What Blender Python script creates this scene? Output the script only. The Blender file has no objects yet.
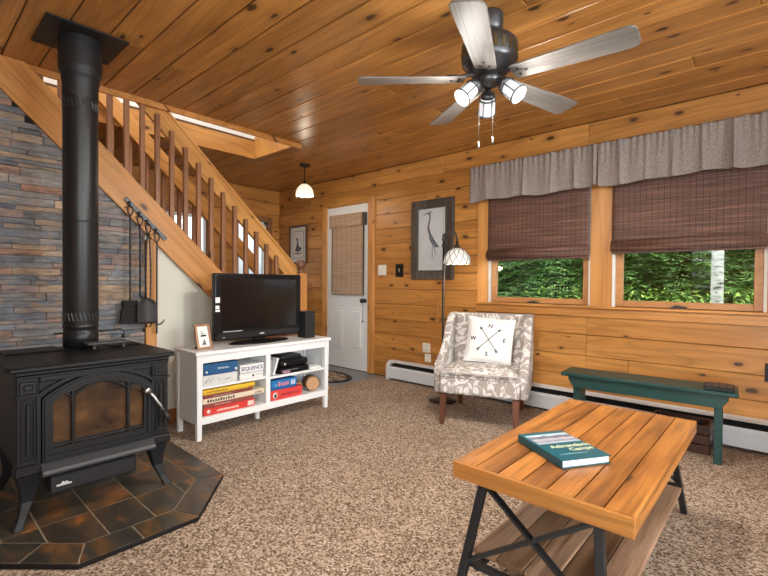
import bpy, bmesh, math, random
from mathutils import Vector, Matrix, noise as mnoise
PI = math.pi
sc = bpy.context.scene
COL = sc.collection
# ------------------------------------------------------------------ constants (metres)
W = 3.807          # window wall, y
ZC = 2.396         # ceiling
XW = -3.45         # wall under the stairs
XF = -5.49         # far wall of the entry
XR, YB = 1.75, -2.3  # right and back walls (behind the camera)
rnd = random.Random(7)

# ------------------------------------------------------------------ materials
def mk(name):
    m = bpy.data.materials.new(name); m.use_nodes = True
    nt = m.node_tree; nt.nodes.clear()
    out = nt.nodes.new('ShaderNodeOutputMaterial')
    b = nt.nodes.new('ShaderNodeBsdfPrincipled')
    nt.links.new(b.outputs[0], out.inputs[0])
    def n(t, ins=None, **attrs):
        nd = nt.nodes.new('ShaderNode' + t)
        for k, v in attrs.items(): setattr(nd, k, v)
        for k, v in (ins or {}).items():
            s = nd.inputs[k]
            if isinstance(v, bpy.types.NodeSocket): nt.links.new(v, s)
            else: s.default_value = v
        return nd
    def put(sock, v):
        s = b.inputs[sock]
        if isinstance(v, bpy.types.NodeSocket): nt.links.new(v, s)
        else: s.default_value = v
    n.put = put; n.nt = nt; n.out = out; n.bsdf = b
    return m, n
def c4(c): return (c[0], c[1], c[2], 1.0)
def ramp(n, fac, stops, interp='LINEAR'):
    r = n('ValToRGB', {0: fac}); cr = r.color_ramp; cr.interpolation = interp
    while len(cr.elements) < len(stops): cr.elements.new(0.5)
    for e, (p, c) in zip(cr.elements, stops):
        e.position = p; e.color = c4(c) if not isinstance(c, (int, float)) else (c, c, c, 1)
    return r.outputs[0]
def mth(n, op, a, b=0.0, clamp=False):
    return n('Math', {0: a, 1: b}, operation=op, use_clamp=clamp).outputs[0]
def mix(n, fac, a, b, blend='MIX'):
    m = n('Mix', None, data_type='RGBA', blend_type=blend)
    for i, v in ((0, fac), (6, a), (7, b)):
        if isinstance(v, bpy.types.NodeSocket): n.nt.links.new(v, m.inputs[i])
        else: m.inputs[i].default_value = v if i == 0 else c4(v)
    return m.outputs[2]
def bump(n, h, strength=.3, dist=.01):
    return n('Bump', {'Height': h, 'Strength': strength, 'Distance': dist}).outputs[0]
def obj_co(n, scale=(1, 1, 1), island=0.0):
    co = n('TexCoord').outputs['Object']
    if island:
        r = n('NewGeometry').outputs['Random Per Island']
        off = n('CombineXYZ', {0: mth(n, 'MULTIPLY', r, 37.0 * island), 1: mth(n, 'MULTIPLY', r, 71.0 * island), 2: mth(n, 'MULTIPLY', r, 53.0 * island)}).outputs[0]
        co = n('VectorMath', {0: co, 1: off}, operation='ADD').outputs[0]
    return n('Mapping', {0: co, 3: scale}).outputs[0]
MATS = {}
def plain(name, col, rough=.5, metal=0.0, spec=.5, nscale=0, nbump=0, var=0.0, coat=0.0):
    if name in MATS: return MATS[name]
    m, n = mk(name)
    if var:
        f = n('TexNoise', {'Vector': obj_co(n), 'Scale': nscale or 20, 'Detail': 4}).outputs[0]
        n.put('Base Color', ramp(n, f, [(.3, [x * (1 - var) for x in col]), (.7, [min(1, x * (1 + var)) for x in col])]))
    else: n.put('Base Color', c4(col))
    n.put('Roughness', rough); n.put('Metallic', metal); n.put('Specular IOR Level', spec)
    if coat: n.put('Coat Weight', coat)
    if nbump:
        h = n('TexNoise', {'Vector': obj_co(n), 'Scale': nscale, 'Detail': 3}).outputs[0]
        n.put('Normal', bump(n, h, nbump, .004))
    MATS[name] = m
    return m
def wood(name, dark, light, axis='X', rough=.42, knots=.45, var=.16, grain=.5, coat=0.0, kn=(.06, .022, .008), kscale=1.0, spec=.5, streak=0.0):
    m, n = mk(name)
    al = {'X': 0, 'Y': 1, 'Z': 2}[axis]
    def sc_(a, c): v = [c, c, c]; v[al] = a; return tuple(v)
    big = n('TexNoise', {'Vector': obj_co(n, sc_(.8, 7), 1), 'Scale': 1.0, 'Detail': 3, 'Distortion': .8}).outputs[0]
    base = ramp(n, big, [(.28, dark), (.7, light)])
    rings = mth(n, 'SINE', mth(n, 'MULTIPLY', n('TexNoise', {'Vector': obj_co(n, sc_(.35, 4.5), 1), 'Scale': 1.0, 'Detail': 1.5, 'Distortion': .3}).outputs[0], 75.0))
    rf = ramp(n, rings, [(.0, 1.0), (.8, 1.0 - .16 * grain), (1.0, 1.0 - .42 * grain)])
    base = mix(n, 1.0, base, rf, 'MULTIPLY')
    fine = n('TexNoise', {'Vector': obj_co(n, sc_(3, 130), 1), 'Scale': 1.0, 'Detail': 2}).outputs[0]
    base = mix(n, 1.0, base, ramp(n, fine, [(.3, 1 - .22 * grain), (.6, 1.0)]), 'MULTIPLY')
    isl = n('NewGeometry').outputs['Random Per Island']
    base = mix(n, 1.0, base, ramp(n, isl, [(0, (1 - var, 1 - var * 1.15, 1 - var * 1.3)), (.5, 1.0), (1, (1.0 + var * .6, 1 + var * .6, 1 + var * .7))]), 'MULTIPLY')
    if streak:
        sk = n('TexNoise', {'Vector': obj_co(n, sc_(1.6, 48), 1), 'Scale': 1.0, 'Detail': 5, 'Roughness': .7}).outputs[0]
        base = mix(n, 1.0, base, ramp(n, sk, [(.30, (1 - streak, 1 - streak * 1.08, 1 - streak * 1.15)), (.55, 1.0), (.75, 1.12)]), 'MULTIPLY')
        blot = n('TexNoise', {'Vector': obj_co(n, sc_(2.2, 9), 1), 'Scale': 1.0, 'Detail': 4}).outputs[0]
        base = mix(n, 1.0, base, ramp(n, blot, [(.32, (1 - streak * .7, 1 - streak * .8, 1 - streak * .85)), (.55, 1.0)]), 'MULTIPLY')
    if knots:
        sp_ = n('SeparateXYZ', {0: obj_co(n, (1, 1, 1), 1)}); oth = [i for i in range(3) if i != al]
        kv = n('CombineXYZ', {0: mth(n, 'MULTIPLY', sp_.outputs[al], 3.0 * kscale), 1: mth(n, 'MULTIPLY', mth(n, 'ADD', sp_.outputs[oth[0]], sp_.outputs[oth[1]]), 6.0 * kscale), 2: 0.0}).outputs[0]
        vo = n('TexVoronoi', {'Vector': kv, 'Scale': 1.0, 'Randomness': 1.0}, voronoi_dimensions='2D')
        wob = n('TexNoise', {'Vector': obj_co(n, (40, 40, 40)), 'Scale': 1.0, 'Detail': 1}).outputs[0]
        d = mth(n, 'ADD', vo.outputs['Distance'], mth(n, 'MULTIPLY', mth(n, 'SUBTRACT', wob, .5), .09))
        gate = mth(n, 'LESS_THAN', n('SeparateColor', {0: vo.outputs['Color']}).outputs[0], knots)
        sz = n('SeparateColor', {0: vo.outputs['Color']}).outputs[1]
        d2 = mth(n, 'DIVIDE', d, mth(n, 'ADD', mth(n, 'MULTIPLY', sz, 1.1), .35))
        core = mth(n, 'MULTIPLY', ramp(n, d2, [(0, 1), (.055, .92), (.085, .0)]), gate)
        halo = mth(n, 'MULTIPLY', ramp(n, d2, [(.06, .6), (.20, .0)]), gate)
        base = mix(n, halo, base, [x * .55 for x in dark])
        base = mix(n, core, base, kn)
    n.put('Base Color', base)
    n.put('Roughness', rough); n.put('Specular IOR Level', spec)
    if coat: n.put('Coat Weight', coat); n.put('Coat Roughness', .25)
    n.put('Normal', bump(n, fine, .12, .002))
    MATS[name] = m
    return m
def emis(name, col, strength, base=(.8, .8, .8)):
    m, n = mk(name); n.put('Base Color', c4(base)); n.put('Emission Color', c4(col)); n.put('Emission Strength', strength); n.put('Roughness', .3)
    MATS[name] = m; return m
def thin_glass(name):
    m, n = mk(name)
    t = n('BsdfTransparent', {0: (.97, .98, .97, 1)}); g = n('BsdfGlossy', {'Roughness': .02, 'Color': (1, 1, 1, 1)})
    fr = n('Fresnel', {'IOR': 1.45})
    ms = n('MixShader', {0: fr.outputs[0], 1: t.outputs[0], 2: g.outputs[0]})
    n.nt.links.new(ms.outputs[0], n.out.inputs[0]); MATS[name] = m; return m

PINE_D, PINE_L = (.48, .200, .044), (.68, .325, .086)
pineX = wood('pine_boards', PINE_D, PINE_L, 'X', rough=.38, knots=.55, streak=.2)
pineY = wood('pine_boards_lengthways', PINE_D, PINE_L, 'Y', rough=.38, knots=.62)
pineC = wood('pine_ceiling', (.44, .195, .046), (.63, .305, .082), 'X', rough=.30, knots=.42, var=.20, streak=.28)
pineT = wood('pine_trim_upright', (.50, .21, .05), (.68, .33, .10), 'Z', rough=.4, knots=.18, var=.08, grain=.4)
pineTX = wood('pine_trim_level', (.48, .195, .045), (.66, .31, .09), 'X', rough=.4, knots=.2, var=.08, grain=.5)
def slope_wood(name, dark, light, knots=.3, grain=.5, var=.1):
    # grain runs along the slope of the stairs: object space turned about X
    m = wood(name, dark, light, 'Y', knots=knots, grain=grain, var=var)
    for nd in list(m.node_tree.nodes):
        if nd.type == 'MAPPING':
            rot = m.node_tree.nodes.new('ShaderNodeMapping'); rot.inputs[2].default_value = (math.atan(.975), 0, 0)
            src = nd.inputs[0].links[0].from_socket
            m.node_tree.links.new(src, rot.inputs[0]); m.node_tree.links.new(rot.outputs[0], nd.inputs[0])
    return m
stairW = slope_wood('pine_stringer', (.50, .20, .045), (.68, .32, .09), knots=.3)
railW = slope_wood('pine_handrail', (.54, .23, .05), (.70, .35, .10), knots=.12, var=.05)
balW = wood('stained_baluster_wood', (.24, .10, .045), (.36, .165, .075), 'Z', knots=.1, var=.18, grain=.4)
treadW = wood('stair_tread_wood', (.30, .12, .03), (.45, .2, .06), 'X', knots=.2)
sashW = wood('sash_wood', (.42, .19, .065), (.55, .27, .1), 'X', knots=0, var=.06, grain=.3)
legW = wood('red_brown_leg_wood', (.10, .030, .012), (.16, .050, .020), 'Z', knots=0, rough=.35)
tableW = wood('reclaimed_table_wood', (.33, .115, .022), (.54, .225, .048), 'Y', rough=.34, knots=.2, var=.13, grain=.35, streak=.62, kn=(.05, .02, .008))
tableWX = wood('reclaimed_table_wood_end', (.33, .12, .024), (.50, .215, .047), 'X', rough=.4, knots=.15, var=.15, grain=.35, streak=.5)
shelfW = wood('reclaimed_shelf_wood', (.22, .12, .065), (.46, .29, .185), 'Y', rough=.38, knots=.16, var=.45, grain=.4, streak=.6)
crateW = wood('dark_crate_wood', (.035, .012, .007), (.07, .025, .013), 'X', knots=0, rough=.4)
frameG = wood('weathered_frame_wood', (.05, .038, .030), (.15, .118, .092), 'Z', knots=.08, var=.15, grain=1.0, rough=.6)
bladeW = wood('weathered_blade_wood', (.13, .12, .11), (.24, .225, .21), 'X', knots=0, var=.05, grain=.9, rough=.45)
groove = plain('shadow_gap_wood', (.10, .04, .012), .8)
white_paint = plain('white_furniture_paint', (.80, .81, .82), .35)
cream = plain('cream_wall_paint', (.70, .685, .60), .7, nscale=60, nbump=.05)
white_wall = plain('white_wall_paint', (.82, .82, .80), .7)
door_white = plain('white_door_paint', (.77, .78, .78), .4)
heater_white = plain('white_heater_enamel', (.64, .67, .70), .38)
black_slot = plain('black_slot', (.008, .008, .008), .7)
iron = plain('cast_iron', (.010, .0105, .012), .45, nscale=160, nbump=.12, spec=.30)
iron_d = plain('cast_iron_dark', (.012, .012, .014), .5, spec=.4)
pipeM = plain('black_stove_pipe', (.012, .0125, .014), .38, spec=.42)
wrought = plain('wrought_iron', (.012, .013, .016), .45)
steel = plain('brushed_steel', (.45, .45, .46), .35, metal=1.0)
bronze = plain('oil_rubbed_bronze', (.045, .038, .036), .35, metal=.7)
gunmetal = plain('fan_gunmetal', (.10, .105, .115), .33, metal=.7)
black_pl = plain('black_plastic', (.007, .007, .008), .28, spec=.3)
black_mat = plain('black_matte', (.012, .012, .013), .6)
tvscreen = plain('tv_screen', (.006, .006, .007), .12)
green_paint = plain('green_bench_paint', (.008, .048, .044), .42, var=.12, nscale=9)
white_pl = plain('white_plastic', (.80, .78, .70), .35)
silver_mark = plain('silver_mark', (.55, .55, .56), .4)
soil_m = plain('forest_floor', (.05, .055, .025), .95, var=.4, nscale=3)
paper = plain('paper_white', (.80, .80, .78), .8)
chrome = plain('chrome', (.7, .7, .7), .15, metal=1.0)
glassP = thin_glass('window_glass')

def carpet_mat():
    m, n = mk('flecked_carpet')
    co = obj_co(n)
    a = n('TexNoise', {'Vector': co, 'Scale': 105.0, 'Detail': 2.5, 'Roughness': .7}).outputs[0]
    v = n('TexVoronoi', {'Vector': co, 'Scale': 120.0})
    f = n('SeparateColor', {0: v.outputs['Color']}).outputs[0]
    t = mth(n, 'ADD', mth(n, 'MULTIPLY', a, .62), mth(n, 'MULTIPLY', f, .38))
    col = ramp(n, t, [(.27, (.085, .052, .032)), (.42, (.265, .185, .128)), (.56, (.47, .355, .268)), (.74, (.74, .62, .51))])
    big = n('TexNoise', {'Vector': co, 'Scale': 2.2, 'Detail': 3}).outputs[0]
    col = mix(n, 1.0, col, ramp(n, big, [(.3, (.86, .85, .84)), (.7, 1.0)]), 'MULTIPLY')
    n.put('Base Color', col); n.put('Roughness', .95); n.put('Specular IOR Level', .1)
    n.put('Normal', bump(n, t, .9, .012))
    return m
carpet = carpet_mat()
def stone_mat():
    m, n = mk('ledger_stone')
    r = n('NewGeometry').outputs['Random Per Island']
    base = ramp(n, r, [(0, (.075, .09, .115)), (.14, (.15, .17, .20)), (.28, (.10, .115, .14)), (.42, (.20, .195, .19)), (.54, (.115, .125, .14)),
                       (.66, (.28, .21, .15)), (.76, (.13, .15, .175)), (.86, (.25, .15, .11)), (.93, (.17, .19, .22)), (1, (.33, .265, .20))])
    f = n('TexNoise', {'Vector': obj_co(n, (1, 5, 22), 1), 'Scale': 1.6, 'Detail': 6, 'Roughness': .65}).outputs[0]
    base = mix(n, 1.0, base, ramp(n, f, [(.28, (.55, .57, .60)), (.5, (1.35, 1.32, 1.28)), (.72, (2.2, 2.0, 1.8))]), 'MULTIPLY')
    g = n('TexNoise', {'Vector': obj_co(n, (9, 9, 20), 1), 'Scale': 1.0, 'Detail': 4}).outputs[0]
    base = mix(n, ramp(n, g, [(.55, 0.0), (.68, .6)]), base, (.36, .23, .13))
    n.put('Base Color', base); n.put('Roughness', .75)
    h = n('TexNoise', {'Vector': obj_co(n, (30, 30, 55), 1), 'Scale': 1.0, 'Detail': 5}).outputs[0]
    n.put('Normal', bump(n, h, .8, .011))
    return m
stone = stone_mat()
def slate_mat():
    m, n = mk('slate_tile')
    f = n('TexNoise', {'Vector': obj_co(n, (3, 6, 3), 1), 'Scale': 1.3, 'Detail': 5, 'Distortion': 1.0}).outputs[0]
    base = ramp(n, f, [(.30, (.028, .026, .022)), (.50, (.060, .050, .038)), (.58, (.11, .062, .028)), (.68, (.23, .10, .035))])
    r = n('NewGeometry').outputs['Random Per Island']
    base = mix(n, 1.0, base, ramp(n, r, [(0, (.75, .8, .85)), (.6, (1, 1, 1)), (1, (1.5, 1.2, 1.0))]), 'MULTIPLY')
    n.put('Base Color', base); n.put('Roughness', .34)
    h = n('TexNoise', {'Vector': obj_co(n, (14, 14, 14), 1), 'Scale': 1.0, 'Detail': 5}).outputs[0]
    n.put('Normal', bump(n, h, .35, .006))
    return m
slate = slate_mat()
grout = plain('tile_grout', (.27, .21, .145), .9)
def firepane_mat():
    m, n = mk('soot_and_reflection_glass')
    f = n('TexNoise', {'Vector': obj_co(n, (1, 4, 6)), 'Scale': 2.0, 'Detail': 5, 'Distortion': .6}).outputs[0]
    n.put('Base Color', ramp(n, f, [(.3, (.018, .009, .005)), (.55, (.07, .033, .013)), (.75, (.16, .075, .026))]))  # soot tones, with lit bricks and a warm reflection painted into the brown
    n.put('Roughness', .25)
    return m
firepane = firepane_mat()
def woven_mat(name, dark, mid, light, thread, hfreq, vfreq, tcol):
    # reeds run along X, threads are upright
    m, n = mk(name)
    co = n('TexCoord').outputs['Object']; s = n('SeparateXYZ', {0: co})
    rowid = mth(n, 'FLOOR', mth(n, 'MULTIPLY', s.outputs[2], hfreq))
    rn = n('TexNoise', {'Vector': n('CombineXYZ', {0: mth(n, 'MULTIPLY', s.outputs[0], 2.5), 1: 0.0, 2: mth(n, 'MULTIPLY', rowid, 3.71)}).outputs[0], 'Scale': 1.0, 'Detail': 2}).outputs[0]
    base = ramp(n, rn, [(.30, dark), (.5, mid), (.72, light)])
    fr = mth(n, 'FRACT', mth(n, 'MULTIPLY', s.outputs[2], hfreq))
    gap = ramp(n, fr, [(0, .35), (.18, 1.0), (.85, 1.0), (1, .45)])
    base = mix(n, 1.0, base, gap, 'MULTIPLY')
    fx = mth(n, 'FRACT', mth(n, 'MULTIPLY', s.outputs[0], vfreq))
    th = mth(n, 'LESS_THAN', fx, thread)
    base = mix(n, mth(n, 'MULTIPLY', th, .85), base, tcol)
    n.put('Base Color', base); n.put('Roughness', .6)
    n.put('Normal', bump(n, gap, .5, .003))
    return m
blindM = woven_mat('dark_woven_reed', (.07, .032, .024), (.13, .060, .042), (.25, .125, .085), .10, 115.0, 26.0, (.03, .014, .012))
doorblindM = woven_mat('tan_woven_reed', (.36, .23, .15), (.48, .32, .215), (.58, .41, .29), .07, 120.0, 11.0, (.22, .14, .09))
def linen_mat(name, dark, light, sc_=(220, 220, 60)):
    m, n = mk(name)
    f = n('TexNoise', {'Vector': obj_co(n, sc_), 'Scale': 1.0, 'Detail': 2}).outputs[0]
    n.put('Base Color', ramp(n, f, [(.3, dark), (.7, light)])); n.put('Roughness', .9); n.put('Specular IOR Level', .15)
    n.put('Normal', bump(n, f, .3, .002))
    return m
linen = linen_mat('taupe_linen', (.17, .145, .130), (.37, .325, .30), (330, 330, 90))
cushion_white = linen_mat('white_canvas', (.74, .74, .73), (.84, .84, .83), (300, 300, 300))
def chair_fabric():
    m, n = mk('leaf_print_fabric')
    co = n('TexCoord').outputs['Object']
    wob = n('TexNoise', {'Vector': co, 'Scale': 5.0, 'Detail': 1})
    cw = n('VectorMath', {0: co, 1: n('VectorMath', {0: wob.outputs['Color'], 3: .03}, operation='SCALE').outputs[0]}, operation='ADD').outputs[0]
    # stems: contour lines of a smooth noise
    st = n('TexNoise', {'Vector': co, 'Scale': 5.2, 'Detail': .5}).outputs[0]
    stems = mth(n, 'LESS_THAN', mth(n, 'ABSOLUTE', mth(n, 'SUBTRACT', st, .5)), .014)
    st2 = n('TexNoise', {'Vector': obj_co(n, (1.0, 1.0, 1.0)), 'Scale': 8.5, 'Detail': .3}).outputs[0]
    stems = mth(n, 'MAXIMUM', stems, mth(n, 'LESS_THAN', mth(n, 'ABSOLUTE', mth(n, 'SUBTRACT', st2, .56)), .010))
    mask = stems
    for k, (sc_, a, b) in enumerate(((14.0, .46, .20), (17.0, .44, .19))):
        sh = n('Mapping', {0: cw, 1: (k * .37, k * .21, k * .53), 3: (sc_, sc_, sc_)}).outputs[0]
        v = n('TexVoronoi', {'Vector': sh, 'Scale': 1.0, 'Randomness': .75})
        d = n('VectorMath', {0: sh, 1: v.outputs['Position']}, operation='SUBTRACT').outputs[0]
        cs = n('SeparateColor', {0: v.outputs['Color']})
        rt = n('VectorRotate', {'Vector': d, 'Axis': (.3, 1.0, .45), 'Angle': mth(n, 'MULTIPLY', cs.outputs[0], 6.28)}, rotation_type='AXIS_ANGLE').outputs[0]
        s = n('SeparateXYZ', {0: rt})
        e = mth(n, 'ADD', mth(n, 'POWER', mth(n, 'DIVIDE', mth(n, 'ABSOLUTE', s.outputs[0]), a), 1.5), mth(n, 'POWER', mth(n, 'DIVIDE', mth(n, 'ABSOLUTE', s.outputs[2]), b), 1.5))
        leaf = mth(n, 'LESS_THAN', e, 1.0)
        rib = mth(n, 'GREATER_THAN', mth(n, 'ABSOLUTE', s.outputs[2]), .022)
        keep = mth(n, 'LESS_THAN', cs.outputs[1], .72)
        mask = mth(n, 'MAXIMUM', mask, mth(n, 'MULTIPLY', mth(n, 'MULTIPLY', leaf, rib), keep))
    col = mix(n, mask, (.40, .355, .325), (.78, .755, .73))
    wv = n('TexNoise', {'Vector': obj_co(n, (260, 260, 260)), 'Scale': 1.0, 'Detail': 1}).outputs[0]
    col = mix(n, 1.0, col, ramp(n, wv, [(.3, .82), (.7, 1.05)]), 'MULTIPLY')
    n.put('Base Color', col); n.put('Roughness', .85); n.put('Specular IOR Level', .2)
    return m
fabric = chair_fabric()
def bark_mat():
    m, n = mk('birch_bark')
    f = n('TexNoise', {'Vector': obj_co(n, (9, 9, 26)), 'Scale': 1.0, 'Detail': 4}).outputs[0]
    n.put('Base Color', ramp(n, f, [(.34, (.10, .09, .08)), (.44, (.50, .49, .46)), (.7, (.80, .80, .77))])); n.put('Roughness', .8); return m
birch = bark_mat()
bark = plain('conifer_bark', (.055, .04, .03), .9, var=.4, nscale=14)
def leaf_mat(name, a, b):
    m, n = mk(name)
    r = n('NewGeometry').outputs['Random Per Island']
    n.put('Base Color', ramp(n, r, [(0, a), (1, b)])); n.put('Roughness', .6); n.put('Specular IOR Level', .25)
    return m
needle = leaf_mat('conifer_needles', (.085, .22, .06), (.36, .58, .18))
fernM = leaf_mat('fern_leaves', (.22, .44, .05), (.58, .74, .16))
lampglass = emis('lit_white_art_glass', (1.0, .95, .88), .25, (.75, .74, .71))
pendglass = emis('lit_cream_art_glass', (1.0, .87, .62), .9, (.85, .8, .7))
shadeG = emis('lit_fan_glass', (.93, .97, 1.0), .35, (.55, .57, .60))
bulbM = emis('lit_bulb', (1.0, .98, .94), 9.0)

# ------------------------------------------------------------------ mesh builder
class MB:
    def __init__(s): s.main = bmesh.new(); s.bm = s.main; s.mi = 0
    def _open(s): s.bm = bmesh.new()
    def _close(s):
        t, m = s.bm, s.main; s.bm = m
        vm = {v: m.verts.new(v.co) for v in t.verts}
        for f in t.faces:
            g = m.faces.new([vm[v] for v in f.verts]); g.material_index = f.material_index; g.smooth = f.smooth
        t.free(); return s
    def _faces(s, fs, sm=False):
        for f in fs: f.material_index = s.mi; f.smooth = sm
    def hexa(s, P, bev=0.0, seg=1):
        s._open()
        vs = [s.bm.verts.new(p) for p in P]
        idx = ((0, 3, 2, 1), (4, 5, 6, 7), (0, 1, 5, 4), (1, 2, 6, 5), (2, 3, 7, 6), (3, 0, 4, 7))
        fs = [s.bm.faces.new([vs[i] for i in q]) for q in idx]
        s._faces(fs)
        if bev > 0:
            es = list({e for f in fs for e in f.edges})
            r = bmesh.ops.bevel(s.bm, geom=es, offset=bev, segments=seg, profile=.5, affect='EDGES', clamp_overlap=True)
            s._faces(r['faces'], seg > 1)
        return s._close()
    def box(s, x0, x1, y0, y1, z0, z1, bev=0.0, seg=1):
        return s.hexa([(x0, y0, z0), (x1, y0, z0), (x1, y1, z0), (x0, y1, z0), (x0, y0, z1), (x1, y0, z1), (x1, y1, z1), (x0, y1, z1)], bev, seg)
    def obox(s, M, sx, sy, sz, bev=0.0, seg=1):
        P = [(-sx, -sy, -sz), (sx, -sy, -sz), (sx, sy, -sz), (-sx, sy, -sz), (-sx, -sy, sz), (sx, -sy, sz), (sx, sy, sz), (-sx, sy, sz)]
        return s.hexa([M @ (Vector(p) * .5) for p in P], bev, seg)
    def bar(s, a, b, w, t, up=(0, 0, 1), bev=0.0):
        a, b = Vector(a), Vector(b); d = (b - a).normalized(); up = Vector(up)
        sd = d.cross(up).normalized(); u2 = sd.cross(d).normalized()
        M = Matrix((sd, u2, d)).transposed().to_4x4(); M.translation = (a + b) / 2
        return s.obox(M, w, t, (b - a).length, bev)
    def prism(s, poly, vec, bev=0.0, seg=1, smooth=False):
        s._open()
        vec = Vector(vec)
        A = [s.bm.verts.new(p) for p in poly]; B = [s.bm.verts.new(Vector(p) + vec) for p in poly]
        n = len(poly); fs = [s.bm.faces.new(A[::-1]), s.bm.faces.new(B)]
        side = [s.bm.faces.new((A[i], A[(i + 1) % n], B[(i + 1) % n], B[i])) for i in range(n)]
        s._faces(fs); s._faces(side, smooth)
        bmesh.ops.recalc_face_normals(s.bm, faces=fs + side)
        if bev > 0:
            es = list({e for f in fs for e in f.edges})
            r = bmesh.ops.bevel(s.bm, geom=es, offset=bev, segments=seg, profile=.5, affect='EDGES', clamp_overlap=True)
            s._faces(r['faces'], True)
        return s._close()
    def lathe(s, prof, c=(0, 0, 0), n=32, M=None, smooth=True, a0=0.0, a1=2 * PI, flat=False):
        s._open()
        full = abs(a1 - a0 - 2 * PI) < 1e-6
        c = Vector(c); rings = []
        N = n if full else n + 1
        for (r, z) in prof:
            if r < 1e-5:
                p = Vector((0, 0, z)); p = M @ p if M else p
                rings.append([s.bm.verts.new(p + c)]); continue
            ring = []
            for i in range(N):
                a = a0 + (a1 - a0) * i / n
                p = Vector((r * math.cos(a), r * math.sin(a), z)); p = M @ p if M else p
                ring.append(s.bm.verts.new(p + c))
            rings.append(ring)
        fs = []
        for A, B in zip(rings, rings[1:]):
            m = n
            for i in range(m):
                j = (i + 1) % N
                if len(A) == 1 and len(B) == 1: continue
                if len(A) == 1: fs.append(s.bm.faces.new((A[0], B[j], B[i])))
                elif len(B) == 1: fs.append(s.bm.faces.new((A[i], A[j], B[0])))
                else: fs.append(s.bm.faces.new((A[i], A[j], B[j], B[i])))
        s._faces(fs, smooth)
        bmesh.ops.recalc_face_normals(s.bm, faces=fs)
        return s._close()
    def cyl(s, a, b, r0, r1=None, n=16):
        a, b = Vector(a), Vector(b); d = b - a; L = d.length
        M = d.to_track_quat('Z', 'Y').to_matrix()
        r1 = r0 if r1 is None else r1
        return s.lathe([(0, 0), (r0, 0), (r0, 0), (r1, L), (r1, L), (0, L)], a, n, M)
    def tube(s, path, r, n=8):
        path = [Vector(p) for p in path]; rings = []
        rs = r if isinstance(r, (list, tuple)) else [r] * len(path)
        t = (path[1] - path[0]).normalized(); u = t.orthogonal().normalized()
        for i, p in enumerate(path):
            t2 = (path[min(i + 1, len(path) - 1)] - path[max(i - 1, 0)]).normalized()
            q = t.rotation_difference(t2); u = (q @ u).normalized(); t = t2; v = t.cross(u)
            rings.append([s.bm.verts.new(p + (u * math.cos(2 * PI * k / n) + v * math.sin(2 * PI * k / n)) * rs[i]) for k in range(n)])
        fs = []
        for A, B in zip(rings, rings[1:]):
            for k in range(n): fs.append(s.bm.faces.new((A[k], A[(k + 1) % n], B[(k + 1) % n], B[k])))
        s._faces(fs, True)
        caps = [s.bm.faces.new(rings[0][::-1]), s.bm.faces.new(rings[-1])]; s._faces(caps)
        return s
    def ball(s, c, r, sc_=(1, 1, 1), n=16):
        prof = [(r * math.sin(PI * i / (n // 2)), -r * math.cos(PI * i / (n // 2))) for i in range(n // 2 + 1)]
        prof[0] = (0, -r); prof[-1] = (0, r)
        M = Matrix.Diagonal(Vector(sc_))
        return s.lathe(prof, c, n, M)
    def grid(s, fn, nu, nv, smooth=True):
        V = [[s.bm.verts.new(fn(i / nu, j / nv)) for i in range(nu + 1)] for j in range(nv + 1)]
        fs = [s.bm.faces.new((V[j][i], V[j][i + 1], V[j + 1][i + 1], V[j + 1][i])) for j in range(nv) for i in range(nu)]
        s._faces(fs, smooth); return s
    def sheet(s, fn, nu, nv, off):       # a closed sheet: fn gives the front, off(u,v) the vector to its back
        s._open()
        A = [[s.bm.verts.new(fn(i / nu, j / nv)) for i in range(nu + 1)] for j in range(nv + 1)]
        B = [[s.bm.verts.new(Vector(fn(i / nu, j / nv)) + Vector(off)) for i in range(nu + 1)] for j in range(nv + 1)]
        fs = []
        for j in range(nv):
            for i in range(nu):
                fs.append(s.bm.faces.new((A[j][i], A[j][i + 1], A[j + 1][i + 1], A[j + 1][i])))
                fs.append(s.bm.faces.new((B[j][i], B[j + 1][i], B[j + 1][i + 1], B[j][i + 1])))
        for i in range(nu):
            fs.append(s.bm.faces.new((A[0][i], B[0][i], B[0][i + 1], A[0][i + 1]))); fs.append(s.bm.faces.new((A[nv][i], A[nv][i + 1], B[nv][i + 1], B[nv][i])))
        for j in range(nv):
            fs.append(s.bm.faces.new((A[j][0], A[j + 1][0], B[j + 1][0], B[j][0]))); fs.append(s.bm.faces.new((A[j][nu], B[j][nu], B[j + 1][nu], A[j + 1][nu])))
        s._faces(fs, True); bmesh.ops.recalc_face_normals(s.bm, faces=fs); return s._close()
    def poly(s, pts):
        f = s.bm.faces.new([s.bm.verts.new(p) for p in pts]); s._faces([f]); return s
    def text(s, txt, size, M, depth=.001, fn=None, bold=0.0, sx=1.0):
        cu = bpy.data.curves.new('lettering', 'FONT'); cu.body = txt; cu.size = size; cu.align_x = 'CENTER'; cu.align_y = 'CENTER'
        cu.extrude = depth / 2; cu.offset = bold; cu.resolution_u = 3
        o = bpy.data.objects.new('lettering', cu); COL.objects.link(o)
        dg = bpy.context.evaluated_depsgraph_get(); dg.update()
        me = bpy.data.meshes.new_from_object(o.evaluated_get(dg))
        vs = []
        for v in me.vertices:
            p = Vector((v.co.x * sx, v.co.y, v.co.z))
            vs.append(s.bm.verts.new(fn(p) if fn else M @ p))
        for p in me.polygons:
            try:
                f = s.bm.faces.new([vs[i] for i in p.vertices]); f.material_index = s.mi
            except ValueError: pass
        bpy.data.objects.remove(o); bpy.data.curves.remove(cu); bpy.data.meshes.remove(me)
        return s
    def xform(s, M): s.bm.transform(M); return s
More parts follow.
